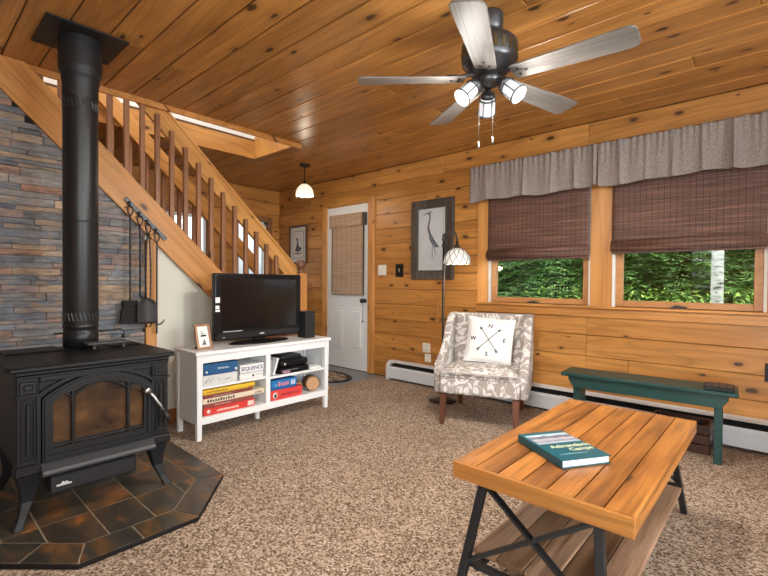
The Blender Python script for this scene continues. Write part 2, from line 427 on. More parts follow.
    def build(s, name, mats, parent=None, local=False):
        me = bpy.data.meshes.new(name)
        if parent is not None and not local:
            root = parent
            off = Vector(root.location)
            while root.parent: root = root.parent; off += Vector(root.location)
            if off.length: s.bm.transform(Matrix.Translation(-off))
        s.bm.to_mesh(me); s.bm.free()
        for m in (mats if isinstance(mats, (list, tuple)) else [mats]): me.materials.append(m)
        o = bpy.data.objects.new(name, me); COL.objects.link(o)
        if parent is not None: o.parent = parent
        return o
def tag(o, label, cat, group=None):
    o['label'] = label; o['category'] = cat
    if group: o['group'] = group
    return o
def thing(name, label, cat, loc=(0, 0, 0), group=None, rz=0.0):
    o = bpy.data.objects.new(name, None); COL.objects.link(o); o.location = loc; o.rotation_euler = (0, 0, rz)
    o.empty_display_size = .1
    return tag(o, label, cat, group)
def single(mb, name, mats, label, cat, group=None, loc=None):
    # one-mesh thing, origin moved to loc
    if loc is not None: mb.xform(Matrix.Translation(-Vector(loc)))
    o = mb.build(name, mats); 
    if loc is not None: o.location = loc
    return tag(o, label, cat, group)
def struct(mb, name, mats, parent=None):
    o = mb.build(name, mats, parent)
    if parent is None: o['kind'] = 'structure'
    return o
def sroot(name, loc=(0, 0, 0)):
    o = bpy.data.objects.new(name, None); COL.objects.link(o); o.location = loc; o['kind'] = 'structure'; return o
def frame_M(right, up, origin):
    r, u = Vector(right).normalized(), Vector(up).normalized(); nrm = r.cross(u)
    M = Matrix((r, u, nrm)).transposed().to_4x4(); M.translation = origin; return M
def FX(y, z, x): return frame_M((0, 1, 0), (0, 0, 1), (x, y, z))      # faces +x
def FY(x, z, y): return frame_M((1, 0, 0), (0, 0, 1), (x, y, z))      # faces -y

# ------------------------------------------------------------------ the room
def rect_minus(r, holes):
    xs = sorted({r[0], r[1]} | {min(max(h[i], r[0]), r[1]) for h in holes for i in (0, 1)})
    ys = sorted({r[2], r[3]} | {min(max(h[i], r[2]), r[3]) for h in holes for i in (2, 3)})
    out = []
    for x0, x1 in zip(xs, xs[1:]):
        for y0, y1 in zip(ys, ys[1:]):
            cx, cy = (x0 + x1) / 2, (y0 + y1) / 2
            if not any(h[0] < cx < h[1] and h[2] < cy < h[3] for h in holes): out.append((x0, x1, y0, y1))
    return out
def boards(lines, a0, a1, holes, emit, seams=(), seed=1, lmin=1.4, lmax=3.2):
    # rows between consecutive lines, cut at holes (a0,a1,l0,l1) and at butt joints
    r = random.Random(seed)
    for l0, l1 in zip(lines, lines[1:]):
        cuts = []; p = a0 + r.uniform(.3, lmax)
        while p < a1 - .25: cuts.append(p); p += r.uniform(lmin, lmax)
        hs = [h for h in holes if h[2] < l1 - 1e-4 and h[3] > l0 + 1e-4]
        segs = [(a0, a1)]
        for h in hs:
            new = []
            for s0, s1 in segs:
                if h[1] <= s0 or h[0] >= s1: new.append((s0, s1)); continue
                if h[0] > s0: new.append((s0, h[0]))
                if h[1] < s1: new.append((h[1], s1))
            segs = new
            if h[2] > l0 + .01: emit(max(h[0], a0), min(h[1], a1), l0, h[2])
            if h[3] < l1 - .01: emit(max(h[0], a0), min(h[1], a1), h[3], l1)
        for s0, s1 in segs:
            cs = sorted([s0, s1] + [c for c in list(cuts) + list(seams) if s0 + .1 < c < s1 - .1])
            for c0, c1 in zip(cs, cs[1:]): emit(c0, c1, l0, l1)
DOOR = (-4.41, -3.665, 0.0, 2.02)
WIN1 = (-2.085, -1.155, .905, 2.04)
WIN2 = (-1.0, -.065, .905, 2.04)
HOLES = [DOOR, WIN1, WIN2]
# window wall: boards over a backing
b = MB()
zl = [-.0275 + .1725 * k for k in range(15)]; zl[0] = 0.0; zl[-1] = ZC
b.mi = 0
boards(zl, XF, XR, HOLES, lambda x0, x1, z0, z1: b.box(x0 + .0006, x1 - .0006, W, W + .02, z0 + .0016, z1 - .0016, .0045), seams=(-1.188,), seed=4, lmin=2.6, lmax=5.0)
b.mi = 1
for (x0, x1, z0, z1) in rect_minus((XF - .12, XR + .12, -.3, 2.9), HOLES): b.box(x0, x1, W + .012, W + .15, z0, z1)
struct(b, 'wall_window', [pineX, groove])
# far wall of the entry with two window openings
FWH = [(2.12, 2.72, 1.02, 1.93), (3.13, 3.60, 1.02, 1.93)]
b = MB()
boards(zl, -1.2, W, FWH, lambda y0, y1, z0, z1: b.box(XF - .02, XF, y0 + .0006, y1 - .0006, z0 + .0016, z1 - .0016, .0045), seed=9)
b.mi = 1
for (y0, y1, z0, z1) in rect_minus((-1.3, W + .1, -.3, 2.9), FWH): b.box(XF - .15, XF - .012, y0, y1, z0, z1)
struct(b, 'wall_far', [pineY, groove])
# ceiling with the stairwell opening
OP = (-4.21, -3.445, -.35, 2.60)
b = MB()
yl = [.61 + .177 * k for k in range(-17, 19)]; yl = [YB] + [y for y in yl if YB + .05 < y < W - .05] + [W]
boards(yl, XF, XR, [OP], lambda x0, x1, y0, y1: b.box(x0 + .0008, x1 - .0008, y0 + .0030, y1 - .0030, ZC, ZC + .02, .005), seed=12, lmin=4.5, lmax=6.5)
b.mi = 1
for (x0, x1, y0, y1) in rect_minus((XF - .1, XR + .1, YB - .1, W + .1), [OP]): b.box(x0, x1, y0, y1, ZC + .012, ZC + .20)
struct(b, 'ceiling', [pineC, groove])
# floor: carpet, and the grey tiled entry
b = MB(); b.box(XW + .01, XR, YB, W, -.1, 0.0); struct(b, 'floor', carpet)
b = MB(); b.box(XF, XW + .01, -1.2, W, -.1, -.004)
struct(b, 'floor_entry', plain('grey_entry_vinyl', (.17, .175, .18), .45, var=.15, nscale=8))
# unseen walls behind the camera, with window openings added to let daylight in
RWH = [(-1.5, .3, .9, 2.05), (1.0, 2.6, .9, 2.05)]
b = MB()
boards(zl, YB, W, RWH, lambda y0, y1, z0, z1: b.box(XR, XR + .02, y0 + .0006, y1 - .0006, z0 + .0016, z1 - .0016, .0045), seed=21)
b.mi = 1
for (y0, y1, z0, z1) in rect_minus((YB - .1, W + .1, -.3, 2.9), RWH): b.box(XR + .012, XR + .15, y0, y1, z0, z1)
struct(b, 'wall_right', [pineY, groove])
BWH = [(.05, 1.60, .05, 2.08)]
b = MB()
boards(zl, XW, XR, BWH, lambda x0, x1, z0, z1: b.box(x0 + .0006, x1 - .0006, YB - .02, YB, z0 + .0016, z1 - .0016, .0045), seed=22)
b.mi = 1
for (x0, x1, z0, z1) in rect_minus((XW - .1, XR + .1, -.3, 2.9), BWH): b.box(x0, x1, YB - .15, YB - .012, z0, z1)
struct(b, 'wall_back', [pineX, groove])
b = MB(); b.box(XF - .1, XW, -1.3, -1.2, -.3, 2.6); struct(b, 'wall_entry_back', cream)

# stairs: line of the near stringer
SL = .975
def ztop(y): return 2.023 - SL * (y - .922)
def zbot(y): return 1.72 - SL * (y - .922)
# stone wall under the stairs
b = MB()
r = random.Random(3); z = 0.0
while z < 2.42:
    h = r.choice((.024, .030, .036, .042, .050)); y = YB + r.uniform(-.2, 0)
    while y < 1.222:
        L = r.choice((.12, .18, .24, .3, .38)) * r.uniform(.85, 1.15); y1 = min(y + L, 1.222)
        if z + h * .5 < zbot((y + y1) / 2) + .16 and y1 - y > .02:
            d = r.uniform(.0, .018)
            b.box(XW, XW + .020 + d * .6, max(y, YB) + .0008, y1 - .0008, z + .0008, z + h - .0008, .0022)
        y = y1
    z += h
b.mi = 1
b.prism([(XW, YB, 0), (XW, 1.23, 0), (XW, 1.23, zbot(1.23) + .1), (XW, .53, ZC), (XW, YB, ZC)], (-.08, 0, 0))
struct(b, 'wall_stone', [stone, plain('stone_backing', (.03, .03, .032), .9)])
# cream wall under the stairs, right of the stone
b = MB(); b.prism([(XW, 1.23, 0), (XW, 2.60, 0), (XW, 2.60, zbot(2.60) + .05), (XW, 1.23, zbot(1.23) + .1)], (-.08, 0, 0))
struct(b, 'wall_left', cream)
b = MB(); b.box(XW + .001, XW + .042, 1.225, 1.300, 0, zbot(1.30) + .03, .003); struct(b, 'trim_1', pineT)
b = MB(); b.box(XW + .001, XW + .018, 1.302, 2.60, 0, .11, .002); struct(b, 'baseboard_left', plain('brown_baseboard', (.28, .11, .035), .4, var=.2, nscale=12))
# trim strip around the stairwell opening, joist faces, and the white upper shaft
b = MB(); b.box(-3.445, -3.425, -.35, 2.626, 2.352, ZC, .003); struct(b, 'trim_2', pineTX)
b = MB()
b.box(-4.235, -4.207, -.37, 2.62, ZC - .004, 2.575); b.box(-4.206, -3.45, 2.594, 2.625, ZC - .004, 2.62); b.box(-4.206, -3.45, -.375, -.344, ZC - .004, 2.62); b.box(-3.4495, -3.43, -.375, 2.625, ZC + .005, 2.62)
struct(b, 'trim_3', pineY)
b = MB()
b.box(-4.31, -4.215, -.4, 2.7, 2.575, 4.3); b.box(-3.43, -3.36, -.4, 2.7, 2.60, 4.3); b.box(-4.31, -3.36, 2.625, 2.7, 2.6, 4.3); b.box(-4.31, -3.36, -.45, -.375, 2.6, 4.3)
struct(b, 'wall_upper', white_wall)

# ------------------------------------------------------------------ window casings, sashes, sill
b = MB()
b.box(-2.195, -2.083, W - .02, W - .001, .895, 2.14, .003)
b.box(-1.157, -.998, W - .022, W - .001, .895, 2.14, .003)
b.box(-.068, .05, W - .02, W - .001, .895, 2.14, .003)
struct(b, 'trim_4', pineT)
b = MB(); b.box(-2.195, .05, W - .02, W - .001, 2.035, 2.145, .003); struct(b, 'trim_5', pineTX)
b = MB(); b.box(-2.195, .05, W - .045, W + .10, .885, .905, .004); b.box(-2.195, .05, W - .022, W - .001, .815, .885, .003); struct(b, 'trim_6', pineTX)
jambw = plain('white_jamb_liner', (.72, .71, .68), .45)
def window(name, x0, x1, z0, z1):
    w = sroot(name, ((x0 + x1) / 2, W + .06, z0))
    f = MB()
    f.box(x0 + .001, x0 + .022, W + .0, W + .145, z0, z1); f.box(x1 - .022, x1 - .001, W + .0, W + .145, z0, z1); f.box(x0, x1, W + .0, W + .145, z1 - .022, z1 - .001)
    f.build('jamb_liner', jambw, w)
    f = MB(); y0, y1 = W + .022, W + .062
    f.box(x0 + .022, x0 + .072, y0, y1, z0 + .002, z1 - .022, .004); f.box(x1 - .072, x1 - .022, y0, y1, z0 + .002, z1 - .022, .004)
    f.box(x0 + .072, x1 - .072, y0, y1, z0 + .002, z0 + .05, .004); f.box(x0 + .072, x1 - .072, y0, y1, z1 - .07, z1 - .022, .004)
    f.build('sash', sashW, w)
    f = MB(); f.box(x0 + .07, x1 - .07, W + .040, W + .044, z0 + .048, z1 - .068); f.build('pane', glassP, w)
    cx = (x0 + x1) / 2 - .02
    f = MB(); f.box(cx - .05, cx + .05, W - .012, W + .02, z0 + .001, z0 + .016, .004); f.tube([(cx - .03, W - .016, z0 + .016), (cx + .0, W - .024, z0 + .022), (cx + .045, W - .02, z0 + .014)], .006)
    f.build('crank_handle', plain('crank_grey', (.12, .11, .10), .4, metal=.5), w)
window('window_1', *WIN1); window('window_2', *WIN2)
def far_window(name, y0, y1, z0, z1):
    w = sroot(name, (XF - .05, (y0 + y1) / 2, z0))
    f = MB(); f.box(XF - .01, XF + .018, y0 - .07, y0, z0 - .07, z1 + .07, .003); f.box(XF - .01, XF + .018, y1, y1 + .07, z0 - .07, z1 + .07, .003)
    f.box(XF - .01, XF + .018, y0, y1, z1, z1 + .07, .003); f.box(XF - .01, XF + .03, y0, y1, z0 - .07, z0, .003); f.build('casing', balW, w)
    f = MB(); f.box(XF - .06, XF - .03, y0, y0 + .04, z0, z1); f.box(XF - .06, XF - .03, y1 - .04, y1, z0, z1); f.box(XF - .06, XF - .03, y0, y1, z0, z0 + .04); f.box(XF - .06, XF - .03, y0, y1, z1 - .04, z1)
    f.build('sash', white_paint, w)
    f = MB(); f.box(XF - .047, XF - .043, y0 + .03, y1 - .03, z0 + .03, z1 - .03); f.build('pane', glassP, w)
far_window('window_3', *FWH[0]); far_window('window_4', *FWH[1])
def plain_window(name, pl, a0, a1, z0, z1):
    w = sroot(name)
    def bx(f, p0, p1, q0, q1, t0, t1): f.box(t0, t1, p0, p1, q0, q1) if pl == 'x' else f.box(p0, p1, -t1 + XR + YB, -t0 + XR + YB, q0, q1)
    f = MB(); t0, t1 = XR - .018, XR + .10
    bx(f, a0, a0 + .05, z0, z1, t0, t1); bx(f, a1 - .05, a1, z0, z1, t0, t1); bx(f, a0, a1, z0, z0 + .05, t0, t1); bx(f, a0, a1, z1 - .05, z1, t0, t1); bx(f, (a0 + a1) / 2 - .03, (a0 + a1) / 2 + .03, z0, z1, t0, t1)
    f.build('window_frame', white_paint, w)
    f = MB(); bx(f, a0 + .04, a1 - .04, z0 + .04, z1 - .04, XR + .05, XR + .054); f.build('pane', glassP, w)
plain_window('window_5', 'x', *RWH[0]); plain_window('window_6', 'x', *RWH[1]); plain_window('window_7', 'y', *BWH[0])

# ------------------------------------------------------------------ door
d = sroot('door_1', (-4.03, W, 0))
x0, x1, z0, z1 = DOOR
b = MB()
yf = W - .012
b.box(x0 + .004, x1 - .004, yf, yf + .045, .012, 2.016, .002)
b.build('door_slab', door_white, d)
b = MB()
for (p0, p1) in ((-4.275, -4.085), (-3.965, -3.745)):
    for (q0, q1) in ((.245, .765),):
        b.box(p0, p1, yf - .005, yf + .002, q0, q1, .004); b.box(p0 + .035, p1 - .035, yf - .012, yf, q0 + .035, q1 - .035, .008)
b.build('door_panel', door_white, d)
b = MB(); b.box(x0 + .14, x1 - .14, yf - .004, yf + .001, .98, 1.86, .002); b.build('door_pane', glassP, d)
b = MB(); b.lathe([(0, .0), (.026, .0), (.026, .008), (.011, .012), (.010, .035), (.026, .045), (.030, .058), (.022, .07), (0, .072)], (-3.715, yf, .86), 20, Matrix.Rotation(PI / 2, 3, 'X')); b.build('door_knob', black_mat, d)
b = MB(); b.box(-4.505, x0 + .002, W - .024, W - .001, 0, 2.045, .003); b.build('casing', pineT, d)
b = MB(); b.box(x1 - .002, -3.568, W - .024, W - .001, 0, 2.09, .003); b.build('casing', pineT, d)
b = MB(); b.box(x0, x1, W - .006, W + .12, 2.014, 2.03); b.box(x0 - .001, x0 + .004, W - .01, W + .12, 0, 2.02); b.box(x1 - .004, x1 + .001, W - .01, W + .12, 0, 2.02); b.build('door_jamb', door_white, d)
# woven shade on the door
t = thing('woven_door_shade', 'tan woven reed roman shade hanging on the white entry door', 'window shade', (-4.03, W - .04, 1.93))
b = MB(); b.box(-4.325, -3.745, W - .055, W - .017, 1.765, 1.925, .004); b.build('valance', doorblindM, t)
b = MB(); b.box(-4.285, -3.735, W - .034, W - .024, .925, 1.77); b.box(-4.287, -3.733, W - .042, W - .019, .925, .965, .006); b.box(-4.286, -3.734, W - .038, W - .02, .965, 1.0, .006); b.build('shade_panel', doorblindM, t)
for xx in (-4.289, -3.731):
    b = MB(); b.box(xx - .006, xx + .006, W - .037, W - .022, .925, 1.77); b.build('edge_binding', plain('shade_binding', (.07, .05, .045), .8), t)
b = MB(); b.box(-3.742, -3.69, W - .05, W - .0125, 1.77, 1.92, .003); b.build('headrail_end', plain('shade_binding', (.07, .05, .045), .8), t)
b = MB(); b.tube([(-3.722, W - .045, 1.80), (-3.722, W - .045, .62)], .0025, 6); b.ball((-3.722, W - .045, .61), .010, (1, 1, 1.4), 10); b.build('pull_cord', plain('cord_brown', (.10, .07, .055), .8), t)

# ------------------------------------------------------------------ staircase
st = thing('staircase', 'open pine staircase with brown balusters rising to the ceiling', 'staircase', (-3.85, 2.9, 0))
def stringer(xa, xb):
    yA, yB = .50, 3.0
    return MB().prism([(xa, 2.685, 0), (xa, 2.985, 0), (xa, -.33, ztop(-.33)), (xa, -.33, zbot(-.33))], (xb - xa, 0, 0), .003)
# near stringer is cut off by the ceiling edge, its face stands proud of the wall
b = MB(); yc = .922 + (2.023 - 2.394) / SL; yc2 = .922 + (1.72 - 2.394) / SL
b.prism([(-3.40, 2.685, 0), (-3.40, 2.985, 0), (-3.40, yc, 2.394), (-3.40, yc2, 2.394)], (-.025, 0, 0), .003)
b.build('stringer', stairW, st)
stringer(-4.205, -4.165).build('stringer', stairW, st)
for k in range(1, 14):
    zt = .195 * k; y = .922 + (2.023 - .05 - zt) / SL
    b = MB(); b.box(-4.164, -3.485, y - .27, y, zt - .04, zt, .004); b.build('tread', treadW, st)
for k in range(1, 14):
    zt = .195 * k; y = .922 + (2.023 - .05 - zt) / SL
    if k < 7:
        b = MB(); b.box(-4.164, -3.485, y - .05, y - .03, zt - .195, zt - .041); b.build('riser', treadW, st)
def zrail(y): return 2.338 - .955 * (y - 1.423)
nb = 0
for y in [.512 + .0992 * 0] + [.62, .73, .85] + [1.007 + .1042 * k for k in range(14)]:
    zt = min(2.375, zrail(y) - .118); zb = ztop(y) - .12
    if y < .9: zt = 2.375
    b = MB(); b.box(-3.475, -3.441, y - .017, y + .017, zb, zt, .005, 2)
    b.build('baluster', balW, st)
def rail(xa, xb, y0, y1, dz=0.0):
    h = .185
    return MB().prism([(xa, y0, zrail(y0) + dz), (xa, y1, zrail(y1) + dz), (xa, y1, zrail(y1) - h + dz), (xa, y0, zrail(y0) - h + dz)], (xb - xa, 0, 0), .004)
rb = rail(-3.513, -3.476, 1.0, 2.61); 
rb.prism([(-3.465, 1.0, zrail(1.0) + .018), (-3.465, 2.60, zrail(2.60) + .018), (-3.465, 2.60, zrail(2.60) - .012), (-3.465, 1.0, zrail(1.0) - .012)], (-.06, 0, 0), .005)
rb.build('handrail', railW, st)
rb = rail(-4.16, -4.125, .0, 2.60, .10); rb.build('handrail', railW, st)
for k in range(12):
    y = .95 + .14 * k
    b = MB(); b.box(-4.195, -4.162, y - .017, y + .017, ztop(y) - .12, zrail(y) + .0, .005); b.build('baluster', balW, st)
b = MB(); b.box(-3.52, -3.43, 2.61, 2.70, 0, 1.165, .006); nw = b.build('newel_post', pineT, st)
b = MB(); b.lathe([(0, 0), (.030, 0), (.034, .012), (.022, .022), (.020, .032), (.042, .06), (.048, .085), (.040, .115), (.02, .132), (0, .135)], (-3.475, 2.655, 1.165), 20); b.build('finial', plain('dark_finial_wood', (.16, .065, .035), .35), nw)

# ------------------------------------------------------------------ hearth pad
def clip(poly, a, b2):      # keep the side left of a->b2
    out = []; n = len(poly)
    def side(p): return (b2[0] - a[0]) * (p[1] - a[1]) - (b2[1] - a[1]) * (p[0] - a[0])
    for i in range(n):
        p, q = poly[i], poly[(i + 1) % n]; sp, sq = side(p), side(q)
        if sp >= 0: out.append(p)
        if (sp >= 0) != (sq >= 0):
            tt = sp / (sp - sq); out.append((p[0] + (q[0] - p[0]) * tt, p[1] + (q[1] - p[1]) * tt))
    return out
def shrink(poly, g):
    n = len(poly); out = list(poly)
    for i in range(n):
        a, b2 = Vector(poly[i]), Vector(poly[(i + 1) % n]); e = (b2 - a)
        if e.length < 1e-6: continue
        nn = Vector((-e.y, e.x)).normalized() * g
        out = clip(out, a + nn, b2 + nn)
        if len(out) < 3: return None
    return out
OUT = [(-3.42, .10), (-2.27, .16), (-1.94, .46), (-1.94, .92), (-2.27, 1.215), (-3.42, 1.235)]
t = thing('hearth_pad', 'dark slate tiled hearth pad with clipped corners under the black stove', 'hearth', (-2.6, .69, 0))
b = MB(); b.prism([(x, y, 0.0) for x, y in OUT], (0, 0, .018), .003); b.build('base', plain('hearth_edge_black', (.010, .008, .008), .6, spec=.2), t)
INN = shrink(OUT, .135)
INN = [(-3.42, OUT[0][1] + .13)] + [p for p in INN if p[0] > -3.2] + [(-3.42, OUT[5][1] - .13)]
INN = [(-3.42, .235), (-2.32, .29), (-2.075, .515), (-2.075, .865), (-2.32, 1.083), (-3.42, 1.10)]
b = MB(); b.prism([(x, y, .018) for x, y in shrink(OUT, .006)], (0, 0, .003)); b.build('grout', grout, t)
b = MB()
def tile(poly):
    p = shrink(poly, .0038)
    if p and len(p) >= 3: b.prism([(x, y, .0182) for x, y in p], (0, 0, .0060), .0012)
OI = shrink(OUT, .008)
pairs = [(i, i + 1) for i in range(5)]
OO = [(x + (.008 if x < -3 else -.004), y) for x, y in OUT]
for i, j in pairs:
    o0, o1, i0, i1 = map(Vector, (OUT[i], OUT[j], INN[i], INN[j]))
    L = (o1 - o0).length; m = max(1, round(L / .27))
    for k in range(m):
        a, c = k / m, (k + 1) / m
        tile([tuple(o0.lerp(o1, a)), tuple(o0.lerp(o1, c)), tuple(i0.lerp(i1, c)), tuple(i0.lerp(i1, a))])
xs = [-3.42, -3.16, -2.89, -2.62, -2.345, -2.06]; ys = [-.15, .04, .23, .415, .605, .79, .98, 1.17]
for x0, x1 in zip(xs, xs[1:]):
    for y0, y1 in zip(ys, ys[1:]):
        p = [(x0, y0), (x1, y0), (x1, y1), (x0, y1)]
        for k in range(len(INN)):
            if p and k != 5: p = clip(p, INN[k], INN[(k + 1) % len(INN)])
        if p and len(p) >= 3: tile(p)
b.build('slate_tiles', slate, t)
HZ = .0246
# ------------------------------------------------------------------ wood stove
sv = thing('wood_stove', 'black cast iron wood stove with arched glass door on the slate hearth', 'wood stove', (-2.66, .66, HZ))
XFt = -2.385   # front plane
b = MB(); b.box(-2.93, XFt - .02, .355, .955, .245, .69, .008); b.build('firebox', iron, sv)
b = MB()
b.prism([(-2.985, .33, .692), (-2.40, .31, .692), (-2.355, .325, .692), (-2.355, .985, .692), (-2.40, 1.0, .692), (-2.985, .98, .692)], (0, 0, .022), .006, 2)
b.box(-2.96, -2.38, .34, .97, .672, .692, .006)
b.box(-2.96, -2.78, .36, .60, .714, .722, .004); b.box(-2.96, -2.74, .80, .95, .714, .722, .004)
b.build('top_plate', iron, sv)
b = MB()   # side columns with sunk panels, frieze and plinth
for y0, y1 in ((.345, .425), (.885, .965)):
    b.box(XFt - .03, XFt, y0, y1, .285, .665, .005)
    b.box(XFt - .001, XFt + .008, y0 + .010, y1 - .010, .595, .650, .004); b.box(XFt - .001, XFt + .013, y0 + .022, y1 - .022, .608, .638, .006)
    b.box(XFt - .001, XFt + .010, y0 - .004, y1 + .004, .580, .592, .003)
    for q in (y0 + .014, y1 - .024): b.box(XFt - .001, XFt + .007, q, q + .010, .315, .570, .003)
    b.box(XFt - .001, XFt + .007, y0 + .014, y1 - .014, .562, .572, .003); b.box(XFt - .001, XFt + .007, y0 + .014, y1 - .014, .310, .320, .003)
    b.box(XFt - .001, XFt + .010, y0 + .031, y1 - .031, .33, .555, .004)
    b.box(XFt - .04, XFt + .018, y0 - .010, y1 + .010, .245, .288, .008)
b.box(XFt - .03, XFt + .004, .425, .885, .640, .668, .004); b.box(XFt - .03, XFt + .010, .345, .965, .662, .674, .003)
b.build('front_frame', iron, sv)
# arched door
def arch(y0, y1, zb, zs, zc, n=18):
    pts = [(y0, zb), (y1, zb), (y1, zs)]
    for k in range(1, n): 
        a = k / n; y = y1 + (y0 - y1) * a; pts.append((y, zs + (zc - zs) * math.sin(PI * a) ** .8))
    pts.append((y0, zs)); return pts
def ring(mb, A, B, x0, x1, bev=.0):
    # solid between outline A and inner outline B (same count)
    n = len(A)
    for i in range(n):
        j = (i + 1) % n
        mb.hexa([(x0, *A[i]), (x0, *A[j]), (x0, *B[j]), (x0, *B[i]), (x1, *A[i]), (x1, *A[j]), (x1, *B[j]), (x1, *B[i])])
    return mb
dr = MB()
A = arch(.432, .878, .290, .565, .652); B = arch(.470, .842, .345, .545, .612)
ring(dr, A, B, XFt - .012, XFt + .016)
A2 = arch(.440, .870, .298, .560, .642); B2 = arch(.452, .858, .318, .553, .628); ring(dr, A2, B2, XFt + .014, XFt + .024)
A3 = arch(.415, .895, .288, .585, .672); B3 = arch(.427, .883, .288, .575, .659); ring(dr, A3, B3, XFt - .01, XFt + .008)
door = dr.build('door', iron, sv)
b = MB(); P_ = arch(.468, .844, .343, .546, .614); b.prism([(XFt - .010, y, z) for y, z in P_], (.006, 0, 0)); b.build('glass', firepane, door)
b = MB()
for yy in (.545, .772): b.box(XFt - .004, XFt + .014, yy - .007, yy + .007, .335, .600, .003)
b.box(XFt - .004, XFt + .012, .468, .844, .352, .362, .002)
for (ya, yb, zz, hh) in ((.470, .545, .555, .022), (.545, .772, .560, .052), (.772, .842, .555, .022)):
    pa = [(XFt + .005, ya + (yb - ya) * k / 12, zz + hh * math.sin(PI * k / 12)) for k in range(13)]; b.tube(pa, .0065, 6)
pa = [(XFt + .004, .545 - .075 * k / 8, .585 - .0 + .01 * math.sin(PI * k / 8)) for k in range(9)]
b.tube([(XFt + .004, .50, .57), (XFt + .004, .56, .605), (XFt + .004, .62, .625), (XFt + .004, .66, .630)], .006, 6)
b.tube([(XFt + .004, .815, .57), (XFt + .004, .76, .605), (XFt + .004, .70, .625), (XFt + .004, .655, .630)], .006, 6)
b.build('tracery', iron, door)
b = MB(); b.lathe([(0, -.012), (.015, -.012), (.015, .012), (0, .012)], (XFt + .028, .853, .532), 14, Matrix.Rotation(PI / 2, 3, 'Y'))
b.tube([(XFt + .035, .853, .530), (XFt + .048, .875, .505), (XFt + .055, .905, .455), (XFt + .058, .925, .415)], .007, 8)
hd = b.build('handle', steel, door)
b = MB(); b.tube([(XFt + .058, .923, .42), (XFt + .062, .936, .392), (XFt + .06, .945, .365)], [.010, .013, .009], 10); b.build('grip', black_mat, hd)
# sill and ash drawer
b = MB()
prof = [(XFt - .03, .250), (XFt + .010, .288), (XFt + .022, .282), (XFt + .050, .262), (XFt + .056, .250), (XFt + .052, .240), (XFt + .02, .228), (XFt - .03, .222)]
b.prism([(x, .425, z) for x, z in prof], (0, .46, 0), .002); b.build('ash_lip', plain('worn_iron', (.045, .047, .052), .36), sv)
b = MB(); b.box(-2.70, XFt + .035, .455, .80, .150, .226, .006); bl = b.build('ash_drawer', iron_d, sv)
b = MB(); cy, cz = .505, .186
b.box(XFt + .0345, XFt + .0365, cy - .028, cy + .028, cz - .008, cz - .001); b.prism([(XFt + .0345, cy - .014, cz - .002), (XFt + .0345, cy - .004, cz + .010), (XFt + .0345, cy + .004, cz + .004), (XFt + .0345, cy + .010, cz + .008), (XFt + .0345, cy + .020, cz - .002)], (.002, 0, 0))
b.build('emblem', silver_mark, bl)
# cabriole legs
def cab_leg(x, y, dx, dy, ztopp):
    b = MB(); prof = [(0, .000, .046), (.10, .000, .042), (.3, .000, .033), (.55, .004, .023), (.8, .022, .017), (.93, .036, .018), (1.0, .042, .021)]
    rings = []
    for (t_, off, w) in prof:
        z = ztopp + (HZ - ztopp) * t_; cx, cy = x - dx * (.045 - off), y - dy * (.045 - off)
        rings.append([b.bm.verts.new((cx + sx * w, cy + sy * w, z)) for sx, sy in ((-1, -1), (1, -1), (1, 1), (-1, 1))])
    for A_, B_ in zip(rings, rings[1:]):
        for k in range(4): b.bm.faces.new((A_[k], A_[(k + 1) % 4], B_[(k + 1) % 4], B_[k]))
    b.bm.faces.new(rings[0]); b.bm.faces.new(rings[-1][::-1])
    bmesh.ops.recalc_face_normals(b.bm, faces=b.bm.faces[:])
    es = [e for e in b.bm.edges if abs(e.verts[0].co.z - e.verts[1].co.z) > .005]
    bmesh.ops.bevel(b.bm, geom=es, offset=.006, segments=2, profile=.5, affect='EDGES')
    return b
for (x, y, dx, dy) in ((-2.385, .345, 1, -1), (-2.385, .965, 1, 1), (-2.92, .345, -1, -1), (-2.92, .965, -1, 1)):
    cab_leg(x, y, dx, dy, .25).build('leg', iron, sv)
# ------------------------------------------------------------------ stove pipe
PX, PY = -2.87, .695; K = .845
sp = thing('stove_pipe', 'tall black stove pipe running from the wood stove up to the ceiling', 'stove pipe', (PX, PY, .7227))
b = MB(); b.lathe([(r_ * K, z_) for r_, z_ in [(0, .7228), (.098, .7228), (.098, .80), (.096, .802), (.096, .822), (.099, .824), (.099, .842), (.096, .845)]], (PX, PY, 0), 40); b.build('lower_collar', pipeM, sp)
b = MB(); b.lathe([(r_ * K, z_) for r_, z_ in [(.094, .83), (.0975, .846), (.0975, 2.075), (.098, 2.08)]], (PX, PY, 0), 48); b.build('pipe', pipeM, sp)
b = MB(); b.lathe([(.0970 * K, 1.395), (.0985 * K, 1.397), (.0985 * K, 1.404), (.0970 * K, 1.406)], (PX, PY, 0), 48); b.build('seam_band', iron_d, sp)
b = MB(); b.lathe([(r_ * K, z_) for r_, z_ in [(.097, 2.07), (.0995, 2.076), (.0995, 2.15), (.104, 2.158), (.106, 2.18), (.104, 2.195), (.118, 2.21), (.120, 2.235), (.120, 2.384)]], (PX, PY, 0), 48); b.build('support_collar', iron_d, sp)
b = MB(); b.box(PX - .185, PX + .185, PY - .185, PY + .185, 2.384, 2.394, .002); b.build('ceiling_plate', iron_d, sp)
for zz, hh in ((.885, .045), (2.03, .045)):
    b = MB()
    for k in range(26):
        a = 2 * PI * k / 26; M = Matrix.Translation((PX + .0975 * K * math.cos(a), PY + .0975 * K * math.sin(a), zz)) @ Matrix.Rotation(a, 4, 'Z') @ Matrix.Rotation(.25, 4, 'X')
        b.obox(M, .004, .008, hh, .0015)
    b.build('vent_slots', plain('vent_louver', (.035, .035, .038), .3), sp)

